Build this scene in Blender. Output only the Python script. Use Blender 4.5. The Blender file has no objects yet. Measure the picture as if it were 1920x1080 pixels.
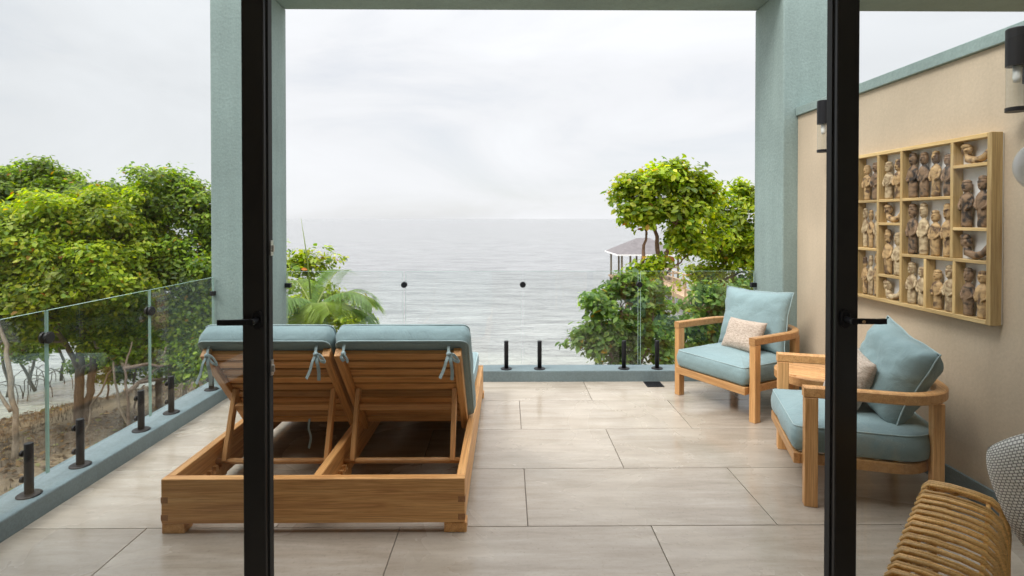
import bpy, bmesh, math, random
import numpy as np
from mathutils import Vector, Matrix, noise

random.seed(7)
rng = np.random.default_rng(11)
R = math.radians
scene = bpy.context.scene
col = scene.collection

# ------------------------------------------------------------------ camera
CH = 1.47                                   # eye height over the terrace floor
cam_d = bpy.data.cameras.new('camera')
cam = bpy.data.objects.new('camera', cam_d)
col.objects.link(cam)
cam.location = (0, 0, CH)
cam.rotation_euler = (R(90 - 0.6), 0, R(-0.53))
cam_d.sensor_width = 36.0
cam_d.lens = 36.0 * 1020 / 1920
cam_d.shift_y = -(130 - 1020 * math.tan(R(0.6))) / 1920
cam_d.clip_start = 0.05
cam_d.clip_end = 40000
cam_d.dof.use_dof = True
cam_d.dof.focus_distance = 2.75
cam_d.dof.aperture_fstop = 5.0
scene.camera = cam

# ------------------------------------------------------------------ world: bright overcast sky
SUN_EL, SUN_AZ = 50.0, -118.0                # azimuth from +Y, negative = left
world = bpy.data.worlds.new('World')
scene.world = world
world.use_nodes = True
wn, wl = world.node_tree.nodes, world.node_tree.links
wn.clear()
w_out = wn.new('ShaderNodeOutputWorld')
w_bg = wn.new('ShaderNodeBackground')
w_bg.inputs['Strength'].default_value = 0.1
w_sky = wn.new('ShaderNodeTexSky')
w_sky.sky_type = 'NISHITA'
w_sky.sun_disc = False
w_sky.sun_elevation = R(SUN_EL)
w_sky.sun_rotation = R(SUN_AZ)
w_tc = wn.new('ShaderNodeTexCoord')
w_map = wn.new('ShaderNodeMapping')
w_map.inputs['Scale'].default_value = (1.5, 1.5, 4.5)
w_map.inputs['Location'].default_value = (3.1, 0.4, 0.2)
w_n = wn.new('ShaderNodeTexNoise')
w_n.inputs['Scale'].default_value = 1.5
w_n.inputs['Detail'].default_value = 7
w_n.inputs['Roughness'].default_value = 0.55
w_n.inputs['Distortion'].default_value = 0.6
wl.new(w_tc.outputs['Generated'], w_map.inputs['Vector'])
wl.new(w_map.outputs['Vector'], w_n.inputs['Vector'])
# cloud brightness: soft overcast, brighter towards the zenith as overcast skies are
w_sep = wn.new('ShaderNodeSeparateXYZ')
wl.new(w_tc.outputs['Generated'], w_sep.inputs[0])
def wmath(op, a, b=None, clamp=False):
    m = wn.new('ShaderNodeMath'); m.operation = op; m.use_clamp = clamp
    for i, v in enumerate((a, b)):
        if v is None: continue
        if isinstance(v, (int, float)): m.inputs[i].default_value = v
        else: wl.new(v, m.inputs[i])
    return m.outputs[0]
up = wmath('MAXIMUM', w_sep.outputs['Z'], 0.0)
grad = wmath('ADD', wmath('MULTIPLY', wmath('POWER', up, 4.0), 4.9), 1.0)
w_rmp = wn.new('ShaderNodeMapRange')
w_rmp.inputs['From Min'].default_value = 0.30
w_rmp.inputs['From Max'].default_value = 0.70
w_rmp.inputs['To Min'].default_value = 5.2
w_rmp.inputs['To Max'].default_value = 6.05
wl.new(w_n.outputs['Fac'], w_rmp.inputs['Value'])
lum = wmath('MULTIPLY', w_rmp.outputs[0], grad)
w_tint = wn.new('ShaderNodeVectorMath'); w_tint.operation = 'SCALE'
w_tint.inputs[0].default_value = (0.975, 0.988, 1.015)
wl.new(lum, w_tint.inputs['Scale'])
w_mixf = wn.new('ShaderNodeMapRange')
w_mixf.inputs['From Min'].default_value = 0.25
w_mixf.inputs['From Max'].default_value = 0.5
w_mixf.inputs['To Min'].default_value = 0.80
w_mixf.inputs['To Max'].default_value = 0.97
wl.new(w_n.outputs['Fac'], w_mixf.inputs['Value'])
w_mix = wn.new('ShaderNodeMix'); w_mix.data_type = 'RGBA'
wl.new(w_mixf.outputs[0], w_mix.inputs[0])
wl.new(w_sky.outputs[0], w_mix.inputs[6])
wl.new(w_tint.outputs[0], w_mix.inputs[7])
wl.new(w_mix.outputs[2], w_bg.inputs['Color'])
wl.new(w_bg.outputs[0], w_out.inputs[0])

# ------------------------------------------------------------------ sun behind the overcast
sd = bpy.data.lights.new('sun', 'SUN')
sd.energy = 1.5
sd.angle = R(22)
sd.color = (1.0, 0.965, 0.91)
sun = bpy.data.objects.new('sun', sd)
col.objects.link(sun)
el, az = R(SUN_EL), R(SUN_AZ)
sdir = Vector((math.sin(az) * math.cos(el), math.cos(az) * math.cos(el), math.sin(el)))
sun.rotation_euler = (-sdir).to_track_quat('-Z', 'Y').to_euler()

# ------------------------------------------------------------------ exposure and render settings
vs = scene.view_settings
vs.view_transform = 'Standard'
vs.look = 'None'
vs.exposure = 0.72
vs.gamma = 1.0
vs.use_curve_mapping = False
scene.render.engine = 'CYCLES'
cy = scene.cycles
cy.max_bounces = 10
cy.diffuse_bounces = 4
cy.glossy_bounces = 4
cy.transmission_bounces = 6
cy.transparent_max_bounces = 32
cy.caustics_reflective = False
cy.caustics_refractive = False
cy.sample_clamp_indirect = 6
cy.use_denoising = True

# ================================================================== materials
def new_mat(name):
    m = bpy.data.materials.new(name); m.use_nodes = True
    nt = m.node_tree
    return m, nt, nt.nodes['Principled BSDF'], nt.nodes['Material Output']
def N(nt, t, **kw):
    n = nt.nodes.new(t)
    for k, v in kw.items():
        if k in n.inputs: n.inputs[k].default_value = v
        else: setattr(n, k, v)
    return n
def ramp(nt, fac, stops):
    r = nt.nodes.new('ShaderNodeValToRGB')
    e = r.color_ramp.elements
    while len(e) < len(stops): e.new(0.5)
    for k, (p, c) in enumerate(stops):
        e[k].position = p; e[k].color = (*c, 1) if len(c) == 3 else c
    nt.links.new(fac, r.inputs[0])
    return r.outputs[0]
def coords(nt, kind='Object', scale=(1, 1, 1), rnd=False):
    tc = N(nt, 'ShaderNodeTexCoord')
    mp = N(nt, 'ShaderNodeMapping')
    mp.inputs['Scale'].default_value = scale
    src = tc.outputs[kind]
    if rnd:
        oi = N(nt, 'ShaderNodeObjectInfo')
        sc = N(nt, 'ShaderNodeMath', operation='MULTIPLY'); sc.inputs[1].default_value = 37.0
        nt.links.new(oi.outputs['Random'], sc.inputs[0])
        ad = N(nt, 'ShaderNodeVectorMath', operation='ADD')
        nt.links.new(src, ad.inputs[0]); nt.links.new(sc.outputs[0], ad.inputs[1])
        src = ad.outputs[0]
    nt.links.new(src, mp.inputs['Vector'])
    return mp.outputs[0]
def bump(nt, p, h, strength, dist):
    b = N(nt, 'ShaderNodeBump', Strength=strength, Distance=dist)
    nt.links.new(h, b.inputs['Height']); nt.links.new(b.outputs[0], p.inputs['Normal'])
    return b
def world_pos(nt, scale=(1, 1, 1)):
    g = N(nt, 'ShaderNodeNewGeometry')
    mp = N(nt, 'ShaderNodeMapping'); mp.inputs['Scale'].default_value = scale
    nt.links.new(g.outputs['Position'], mp.inputs['Vector'])
    return mp.outputs[0]

def mat_plain(name, c, rough=0.5, metallic=0.0, spec=0.5, var=0.08, scale=12, bmp=0.0):
    m, nt, p, o = new_mat(name)
    v = world_pos(nt)
    n = N(nt, 'ShaderNodeTexNoise', Scale=scale, Detail=5.0, Roughness=0.6)
    nt.links.new(v, n.inputs['Vector'])
    lo = [x * (1 - var) for x in c]; hi = [min(1, x * (1 + var)) for x in c]
    nt.links.new(ramp(nt, n.outputs[0], [(0.3, lo), (0.7, hi)]), p.inputs['Base Color'])
    p.inputs['Roughness'].default_value = rough
    p.inputs['Metallic'].default_value = metallic
    p.inputs['Specular IOR Level'].default_value = spec
    if bmp: bump(nt, p, n.outputs[0], bmp, 0.01)
    return m

def mat_stucco(name, c, var=0.12, strength=0.5, fmix=0.7):
    m, nt, p, o = new_mat(name)
    v = world_pos(nt)
    big = N(nt, 'ShaderNodeTexNoise', Scale=1.7, Detail=4.0)
    fine = N(nt, 'ShaderNodeTexNoise', Scale=70.0, Detail=5.0, Roughness=0.7)
    vor = N(nt, 'ShaderNodeTexVoronoi', Scale=38.0)
    for t in (big, fine, vor): nt.links.new(v, t.inputs['Vector'])
    lo = [x * (1 - var) for x in c]; hi = [x * (1 + var) for x in c]
    a = ramp(nt, big.outputs[0], [(0.3, lo), (0.7, hi)])
    f = ramp(nt, fine.outputs[0], [(0.35, (0.78, 0.78, 0.78)), (0.65, (1.08, 1.08, 1.08))])
    mx = N(nt, 'ShaderNodeMix', data_type='RGBA', blend_type='MULTIPLY'); mx.inputs[0].default_value = fmix
    nt.links.new(a, mx.inputs[6]); nt.links.new(f, mx.inputs[7])
    v2 = world_pos(nt, (7.0, 7.0, 0.55))
    st = N(nt, 'ShaderNodeTexNoise', Scale=1.6, Detail=5.0, Roughness=0.6); nt.links.new(v2, st.inputs['Vector'])
    sk = ramp(nt, st.outputs[0], [(0.38, (0.80, 0.81, 0.80)), (0.55, (1.0, 1.0, 1.0)), (0.75, (1.07, 1.07, 1.07))])
    m2 = N(nt, 'ShaderNodeMix', data_type='RGBA', blend_type='MULTIPLY'); m2.inputs[0].default_value = fmix * 0.45
    nt.links.new(mx.outputs[2], m2.inputs[6]); nt.links.new(sk, m2.inputs[7])
    nt.links.new(m2.outputs[2], p.inputs['Base Color'])
    ad = N(nt, 'ShaderNodeMath', operation='ADD')
    nt.links.new(fine.outputs[0], ad.inputs[0]); nt.links.new(vor.outputs['Distance'], ad.inputs[1])
    bump(nt, p, ad.outputs[0], strength, 0.006)
    p.inputs['Roughness'].default_value = 0.75
    return m

def mat_wood(name, dark, mid, light, rough=0.5, stretch=(1.2, 22, 22)):
    """grain runs along each piece's own X axis"""
    m, nt, p, o = new_mat(name)
    v = coords(nt, 'Object', stretch, rnd=True)
    n1 = N(nt, 'ShaderNodeTexNoise', Scale=1.6, Detail=6.0, Roughness=0.62, Distortion=0.8)
    nt.links.new(v, n1.inputs['Vector'])
    v2 = coords(nt, 'Object', (stretch[0] * 2.2, stretch[1] * 7, stretch[2] * 7), rnd=True)
    n2 = N(nt, 'ShaderNodeTexNoise', Scale=2.0, Detail=3.0, Roughness=0.6)
    nt.links.new(v2, n2.inputs['Vector'])
    a = ramp(nt, n1.outputs[0], [(0.25, dark), (0.5, mid), (0.75, light)])
    f = ramp(nt, n2.outputs[0], [(0.32, (0.58, 0.50, 0.42)), (0.58, (1.06, 1.06, 1.06))])
    mx = N(nt, 'ShaderNodeMix', data_type='RGBA', blend_type='MULTIPLY'); mx.inputs[0].default_value = 0.7
    nt.links.new(a, mx.inputs[6]); nt.links.new(f, mx.inputs[7])
    oi = N(nt, 'ShaderNodeObjectInfo')
    hv = N(nt, 'ShaderNodeHueSaturation')
    mr = N(nt, 'ShaderNodeMapRange'); mr.inputs['To Min'].default_value = 0.74; mr.inputs['To Max'].default_value = 1.18
    nt.links.new(oi.outputs['Random'], mr.inputs['Value']); nt.links.new(mr.outputs[0], hv.inputs['Value'])
    nt.links.new(mx.outputs[2], hv.inputs['Color'])
    nt.links.new(hv.outputs[0], p.inputs['Base Color'])
    bump(nt, p, n2.outputs[0], 0.18, 0.002)
    p.inputs['Roughness'].default_value = rough
    return m

def mat_fabric(name, c, scale=420, rough=0.9, strength=0.25, c2=None, streak=(1, 1, 1)):
    m, nt, p, o = new_mat(name)
    v = coords(nt, 'Object', streak, rnd=True)
    w = N(nt, 'ShaderNodeTexNoise', Scale=scale, Detail=2.0)
    b = N(nt, 'ShaderNodeTexNoise', Scale=4.0, Detail=4.0)
    nt.links.new(v, w.inputs['Vector']); nt.links.new(v, b.inputs['Vector'])
    a = ramp(nt, b.outputs[0], [(0.3, [x * 0.9 for x in c]), (0.7, [x * 1.08 for x in c])])
    f = ramp(nt, w.outputs[0], [(0.35, c2 or (0.82, 0.82, 0.82)), (0.65, (1.1, 1.1, 1.1))])
    mx = N(nt, 'ShaderNodeMix', data_type='RGBA', blend_type='MULTIPLY'); mx.inputs[0].default_value = 0.8
    nt.links.new(a, mx.inputs[6]); nt.links.new(f, mx.inputs[7])
    nt.links.new(mx.outputs[2], p.inputs['Base Color'])
    cr = N(nt, 'ShaderNodeTexNoise', Scale=9.0, Detail=3.0, Distortion=1.2); nt.links.new(v, cr.inputs['Vector'])
    bb = bump(nt, p, w.outputs[0], strength, 0.002)
    b2 = N(nt, 'ShaderNodeBump', Strength=0.55, Distance=0.014); nt.links.new(cr.outputs[0], b2.inputs['Height']); nt.links.new(b2.outputs[0], bb.inputs['Normal'])
    p.inputs['Roughness'].default_value = rough
    p.inputs['Specular IOR Level'].default_value = 0.25
    p.inputs['Sheen Weight'].default_value = 0.15
    return m

def mat_glass(name, tint, ior=1.5, edge=False):
    """clear flat glass: fresnel mirror over a tinted see-through sheet"""
    m, nt, p, o = new_mat(name)
    nt.nodes.remove(p)
    g = N(nt, 'ShaderNodeNewGeometry')
    mr = N(nt, 'ShaderNodeMapRange'); mr.inputs['To Min'].default_value = ior; mr.inputs['To Max'].default_value = 1 / ior
    nt.links.new(g.outputs['Backfacing'], mr.inputs['Value'])
    fr = N(nt, 'ShaderNodeFresnel'); nt.links.new(mr.outputs[0], fr.inputs['IOR'])
    tr = N(nt, 'ShaderNodeBsdfTransparent'); tr.inputs['Color'].default_value = (*tint, 1)
    gl = N(nt, 'ShaderNodeBsdfGlossy'); gl.inputs['Roughness'].default_value = 0.0
    mx = N(nt, 'ShaderNodeMixShader')
    nt.links.new(fr.outputs[0], mx.inputs[0]); nt.links.new(tr.outputs[0], mx.inputs[1]); nt.links.new(gl.outputs[0], mx.inputs[2])
    nt.links.new(mx.outputs[0], o.inputs['Surface'])
    return m

def mat_leaf(name, trans=0.4):
    m, nt, p, o = new_mat(name)
    at = N(nt, 'ShaderNodeAttribute'); at.attribute_name = 'Col'
    p.inputs['Roughness'].default_value = 0.42
    p.inputs['Specular IOR Level'].default_value = 0.35
    nt.links.new(at.outputs['Color'], p.inputs['Base Color'])
    t = N(nt, 'ShaderNodeBsdfTranslucent')
    hs = N(nt, 'ShaderNodeHueSaturation'); hs.inputs['Value'].default_value = 1.7; hs.inputs['Saturation'].default_value = 1.1
    nt.links.new(at.outputs['Color'], hs.inputs['Color']); nt.links.new(hs.outputs[0], t.inputs['Color'])
    mx = N(nt, 'ShaderNodeMixShader'); mx.inputs[0].default_value = trans
    nt.links.new(p.outputs[0], mx.inputs[1]); nt.links.new(t.outputs[0], mx.inputs[2])
    nt.links.new(mx.outputs[0], o.inputs['Surface'])
    return m

def mat_tile():
    m, nt, p, o = new_mat('greige_porcelain_tile')
    v = world_pos(nt, (1.1, 7.0, 1))
    oi = N(nt, 'ShaderNodeObjectInfo')
    k = N(nt, 'ShaderNodeMath', operation='MULTIPLY'); k.inputs[1].default_value = 23.0
    nt.links.new(oi.outputs['Random'], k.inputs[0])
    ad = N(nt, 'ShaderNodeVectorMath', operation='ADD'); nt.links.new(v, ad.inputs[0]); nt.links.new(k.outputs[0], ad.inputs[1])
    n1 = N(nt, 'ShaderNodeTexNoise', Scale=1.6, Detail=8.0, Roughness=0.62, Distortion=0.5)
    nt.links.new(ad.outputs[0], n1.inputs['Vector'])
    n3 = N(nt, 'ShaderNodeTexNoise', Scale=5.0, Detail=6.0, Roughness=0.7)
    nt.links.new(ad.outputs[0], n3.inputs['Vector'])
    a = ramp(nt, n1.outputs[0], [(0.25, (0.33, 0.278, 0.215)), (0.5, (0.415, 0.362, 0.295)), (0.75, (0.49, 0.44, 0.37))])
    f = ramp(nt, n3.outputs[0], [(0.3, (0.84, 0.83, 0.82)), (0.65, (1.04, 1.04, 1.04))])
    mx = N(nt, 'ShaderNodeMix', data_type='RGBA', blend_type='MULTIPLY'); mx.inputs[0].default_value = 0.8
    nt.links.new(a, mx.inputs[6]); nt.links.new(f, mx.inputs[7])
    # drying rain: patches with their own outline, damp = a little darker and much glossier
    wv = world_pos(nt)
    n2 = N(nt, 'ShaderNodeTexNoise', Scale=1.15, Detail=5.0, Roughness=0.55, Distortion=0.8)
    nt.links.new(wv, n2.inputs['Vector'])
    wet = ramp(nt, n2.outputs[0], [(0.42, (0, 0, 0)), (0.56, (1, 1, 1))])
    dk = N(nt, 'ShaderNodeMix', data_type='RGBA', blend_type='MULTIPLY')
    dk.inputs[7].default_value = (0.91, 0.90, 0.89, 1)
    nt.links.new(wet, dk.inputs[0]); nt.links.new(mx.outputs[2], dk.inputs[6])
    gr = N(nt, 'ShaderNodeTexNoise', Scale=48.0, Detail=4.0, Roughness=0.8); nt.links.new(wv, gr.inputs['Vector'])
    gc = ramp(nt, gr.outputs[0], [(0.30, (0.72, 0.70, 0.67)), (0.42, (1, 1, 1)), (0.66, (1.05, 1.05, 1.05))])
    gm = N(nt, 'ShaderNodeMix', data_type='RGBA', blend_type='MULTIPLY'); gm.inputs[0].default_value = 0.8
    nt.links.new(dk.outputs[2], gm.inputs[6]); nt.links.new(gc, gm.inputs[7]); dk = gm
    hv = N(nt, 'ShaderNodeHueSaturation')
    mr = N(nt, 'ShaderNodeMapRange'); mr.inputs['To Min'].default_value = 0.90; mr.inputs['To Max'].default_value = 1.06
    nt.links.new(oi.outputs['Random'], mr.inputs['Value']); nt.links.new(mr.outputs[0], hv.inputs['Value'])
    nt.links.new(dk.outputs[2], hv.inputs['Color']); nt.links.new(hv.outputs[0], p.inputs['Base Color'])
    rr = N(nt, 'ShaderNodeMapRange'); rr.inputs['To Min'].default_value = 0.31; rr.inputs['To Max'].default_value = 0.14
    nt.links.new(wet, rr.inputs['Value']); nt.links.new(rr.outputs[0], p.inputs['Roughness'])
    bump(nt, p, n3.outputs[0], 0.06, 0.004)
    return m

def mat_ground():
    m, nt, p, o = new_mat('tidal_mud')
    v = world_pos(nt)
    a = N(nt, 'ShaderNodeTexNoise', Scale=0.35, Detail=5.0); b = N(nt, 'ShaderNodeTexNoise', Scale=6.0, Detail=8.0, Roughness=0.7)
    for t in (a, b): nt.links.new(v, t.inputs['Vector'])
    c1 = ramp(nt, a.outputs[0], [(0.35, (0.085, 0.06, 0.035)), (0.6, (0.235, 0.172, 0.10))])
    c2 = ramp(nt, b.outputs[0], [(0.3, (0.55, 0.52, 0.45)), (0.65, (1.1, 1.1, 1.05))])
    mx = N(nt, 'ShaderNodeMix', data_type='RGBA', blend_type='MULTIPLY'); mx.inputs[0].default_value = 0.85
    nt.links.new(c1, mx.inputs[6]); nt.links.new(c2, mx.inputs[7])
    nt.links.new(mx.outputs[2], p.inputs['Base Color'])
    bump(nt, p, b.outputs[0], 0.7, 0.08)
    p.inputs['Roughness'].default_value = 0.8
    return m

def mat_sea():
    m, nt, p, o = new_mat('sea_water')
    v = world_pos(nt, (0.55, 1.0, 1.0))
    h = None
    for s, wgt in ((0.07, 2.6), (0.2, 2.4), (0.5, 1.5), (1.3, 0.8), (3.2, 0.3)):
        n = N(nt, 'ShaderNodeTexNoise', Scale=s, Detail=3.0, Roughness=0.55, Distortion=0.5)
        nt.links.new(v, n.inputs['Vector'])
        k = N(nt, 'ShaderNodeMath', operation='MULTIPLY'); k.inputs[1].default_value = wgt
        nt.links.new(n.outputs[0], k.inputs[0])
        if h is None: h = k.outputs[0]
        else:
            ad = N(nt, 'ShaderNodeMath', operation='ADD'); nt.links.new(h, ad.inputs[0]); nt.links.new(k.outputs[0], ad.inputs[1]); h = ad.outputs[0]
    bump(nt, p, h, 1.0, 0.36)
    # shallow sandy water near the shore, deeper further out
    g = N(nt, 'ShaderNodeNewGeometry'); sp = N(nt, 'ShaderNodeSeparateXYZ'); nt.links.new(g.outputs['Position'], sp.inputs[0])
    mr = N(nt, 'ShaderNodeMapRange'); mr.inputs['From Min'].default_value = 17; mr.inputs['From Max'].default_value = 60
    nt.links.new(sp.outputs['Y'], mr.inputs['Value'])
    c = ramp(nt, mr.outputs[0], [(0.0, (0.32, 0.33, 0.275)), (0.2, (0.25, 0.255, 0.245)), (1.0, (0.215, 0.219, 0.218))])
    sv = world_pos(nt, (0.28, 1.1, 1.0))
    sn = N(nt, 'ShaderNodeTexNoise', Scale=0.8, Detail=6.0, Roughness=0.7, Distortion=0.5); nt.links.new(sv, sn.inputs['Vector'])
    sf = ramp(nt, sn.outputs[0], [(0.36, (0.62, 0.62, 0.63)), (0.5, (1.05, 1.05, 1.05)), (0.68, (1.3, 1.3, 1.29))])  # light and dark of ripple reflections painted into the water colour
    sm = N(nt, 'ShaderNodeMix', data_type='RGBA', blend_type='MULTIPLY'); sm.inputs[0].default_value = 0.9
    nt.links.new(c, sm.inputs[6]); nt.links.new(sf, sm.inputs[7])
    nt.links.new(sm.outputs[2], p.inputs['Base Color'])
    p.inputs['Roughness'].default_value = 0.16
    p.inputs['IOR'].default_value = 1.33
    return m

def mat_bark(name, c):
    m, nt, p, o = new_mat(name)
    v = world_pos(nt, (6, 6, 1.6))
    n = N(nt, 'ShaderNodeTexNoise', Scale=3.0, Detail=6.0, Roughness=0.7)
    nt.links.new(v, n.inputs['Vector'])
    nt.links.new(ramp(nt, n.outputs[0], [(0.3, [x * 0.55 for x in c]), (0.7, [x * 1.25 for x in c])]), p.inputs['Base Color'])
    bump(nt, p, n.outputs[0], 0.6, 0.03)
    p.inputs['Roughness'].default_value = 0.85
    return m

def mat_weave():
    m, nt, p, o = new_mat('white_woven_cord')
    v = coords(nt, 'UV', (1, 1, 1))
    br = N(nt, 'ShaderNodeTexBrick', Scale=22.0)
    br.offset = 0.5
    br.inputs['Color1'].default_value = (0.90, 0.89, 0.85, 1)
    br.inputs['Color2'].default_value = (0.84, 0.83, 0.79, 1)
    br.inputs['Mortar'].default_value = (0.24, 0.24, 0.21, 1)
    br.inputs['Mortar Size'].default_value = 0.075
    br.inputs['Mortar Smooth'].default_value = 0.6
    br.inputs['Brick Width'].default_value = 0.5
    br.inputs['Row Height'].default_value = 0.42
    nt.links.new(v, br.inputs['Vector'])
    nt.links.new(br.outputs['Color'], p.inputs['Base Color'])
    inv = N(nt, 'ShaderNodeMath', operation='SUBTRACT'); inv.inputs[0].default_value = 1.0
    nt.links.new(br.outputs['Fac'], inv.inputs[1])
    bump(nt, p, inv.outputs[0], 0.8, 0.006)
    p.inputs['Roughness'].default_value = 0.8
    return m

def mat_carving(name, base, dark):
    m, nt, p, o = new_mat(name)
    v = coords(nt, 'Object', (1, 1, 1), rnd=True)
    n = N(nt, 'ShaderNodeTexNoise', Scale=22.0, Detail=4.0, Distortion=1.0)
    w = N(nt, 'ShaderNodeTexWave', Scale=9.0, Distortion=9.0); w.bands_direction = 'Z'
    nt.links.new(v, n.inputs['Vector']); nt.links.new(v, w.inputs['Vector'])
    a = ramp(nt, n.outputs[0], [(0.38, dark), (0.52, base), (0.8, [min(1, x * 1.3) for x in base])])
    f = ramp(nt, w.outputs['Fac'], [(0.1, (0.72, 0.68, 0.62)), (0.4, (1.05, 1.05, 1.05))])
    mx = N(nt, 'ShaderNodeMix', data_type='RGBA', blend_type='MULTIPLY'); mx.inputs[0].default_value = 0.6
    nt.links.new(a, mx.inputs[6]); nt.links.new(f, mx.inputs[7])
    nt.links.new(mx.outputs[2], p.inputs['Base Color'])
    bump(nt, p, n.outputs[0], 0.5, 0.006)
    p.inputs['Roughness'].default_value = 0.7
    return m

M = {}
M['stucco'] = mat_stucco('teal_stucco', (0.28, 0.365, 0.345), 0.1, 0.22)
M['kerb'] = mat_stucco('teal_painted_kerb', (0.17, 0.225, 0.237), 0.1, 0.15)
M['beige'] = mat_stucco('beige_render', (0.585, 0.475, 0.345), 0.09, 0.10, 0.35)
M['tile'] = mat_tile()
M['grout'] = mat_plain('grout', (0.22, 0.19, 0.16), 0.9)
M['teak'] = mat_wood('teak', (0.40, 0.17, 0.05), (0.64, 0.335, 0.115), (0.78, 0.47, 0.20))
M['teak_end'] = mat_plain('teak_end_grain', (0.36, 0.17, 0.065), 0.6, var=0.25, scale=90)
M['teak2'] = mat_wood('teak_pale', (0.46, 0.225, 0.08), (0.62, 0.335, 0.13), (0.72, 0.43, 0.19), 0.45)
M['pine'] = mat_wood('pale_frame_wood', (0.46, 0.29, 0.11), (0.63, 0.44, 0.19), (0.74, 0.55, 0.27), 0.6)
M['fabric'] = mat_fabric('teal_canvas', (0.24, 0.338, 0.35))
M['piping'] = mat_fabric('teal_piping', (0.32, 0.42, 0.425))
M['linen'] = mat_fabric('oatmeal_linen', (0.52, 0.43, 0.35), 90, 0.95, 0.6, (0.62, 0.58, 0.55), (0.6, 2.2, 1))
M['weave'] = mat_weave()
M['black'] = mat_plain('black_powder_coat', (0.011, 0.011, 0.013), 0.45, spec=0.25)
M['frame'] = mat_plain('dark_bronze_aluminium', (0.016, 0.015, 0.015), 0.33, spec=0.45)
M['steel'] = mat_plain('brushed_steel', (0.62, 0.60, 0.56), 0.35, 1.0)
M['brass'] = mat_plain('worn_brass', (0.6, 0.42, 0.24), 0.35, 1.0)
M['rubber'] = mat_plain('rubber', (0.02, 0.02, 0.02), 0.7)
M['glass_rail'] = mat_glass('railing_glass', (0.984, 0.996, 0.99))
M['glass_door'] = mat_glass('door_glass', (0.978, 0.988, 0.988))
M['glass_tube'] = mat_glass('lamp_glass', (0.93, 0.95, 0.95))
M['glass_edge'] = mat_plain('green_glass_edge', (0.30, 0.46, 0.40), 0.15)
M['white'] = mat_plain('white_paint', (0.84, 0.83, 0.80), 0.6, var=0.03)
M['opal'] = mat_plain('opal_glass', (0.82, 0.80, 0.76), 0.25, var=0.02)
M['room'] = mat_plain('room_wall_paint', (0.62, 0.56, 0.47), 0.8, var=0.04, scale=2)
M['rattan'] = mat_wood('rattan', (0.56, 0.31, 0.09), (0.76, 0.47, 0.16), (0.86, 0.58, 0.25), 0.38, (3, 30, 30))
M['ground'] = mat_ground()
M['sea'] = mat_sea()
M['leaf'] = mat_leaf('leaves', 0.48)
M['palm'] = mat_leaf('palm_leaflets', 0.45)
M['bark'] = mat_bark('grey_brown_bark', (0.17, 0.12, 0.085))
M['bark_red'] = mat_bark('reddish_bark', (0.24, 0.135, 0.085))
M['bark_pale'] = mat_bark('pale_bark', (0.23, 0.18, 0.125))
M['shingle'] = mat_plain('grey_roof_shingles', (0.15, 0.135, 0.135), 0.8, var=0.2, scale=3)
M['deck'] = mat_wood('orange_deck_timber', (0.40, 0.26, 0.15), (0.52, 0.36, 0.23), (0.60, 0.44, 0.30), 0.7)
M['post'] = mat_plain('olive_timber_post', (0.16, 0.13, 0.07), 0.8, var=0.2)
M['twig'] = mat_bark('dead_twigs', (0.15, 0.12, 0.085))
M['carve1'] = mat_carving('carved_tan_wood', (0.46, 0.30, 0.14), (0.10, 0.055, 0.03))
M['carve2'] = mat_carving('carved_dark_wood', (0.24, 0.15, 0.085), (0.03, 0.022, 0.018))
M['carve3'] = mat_carving('carved_pale_wood', (0.52, 0.40, 0.24), (0.26, 0.17, 0.09))

# ================================================================== object helpers
W = {}
I4 = Matrix.Identity(4)
def link(o, mat=None, parent=None, basis=None):
    col.objects.link(o)
    if mat is not None: o.data.materials.append(M[mat] if isinstance(mat, str) else mat)
    b = basis if basis is not None else I4
    o.matrix_basis = b
    W[o.name] = b.copy()
    if parent is not None:
        o.parent = parent
        o.matrix_parent_inverse = W[parent.name].inverted()
    return o
def tag(o, label=None, cat=None, group=None, kind=None):
    if label: o['label'] = label
    if cat: o['category'] = cat
    if group: o['group'] = group
    if kind: o['kind'] = kind
    return o
def thing(name, loc, label, cat, group=None, kind=None):
    e = bpy.data.objects.new(name, None); e.empty_display_size = 0.1
    link(e, basis=Matrix.Translation(Vector(loc)))
    return tag(e, label, cat, group, kind)
def mesh_obj(name, v, f, mat, parent=None, basis=None, smooth=False):
    me = bpy.data.meshes.new(name)
    me.from_pydata([tuple(x) for x in v], [], f)
    if smooth: me.polygons.foreach_set('use_smooth', [True] * len(me.polygons))
    me.update()
    return link(bpy.data.objects.new(name, me), mat, parent, basis)

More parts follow.
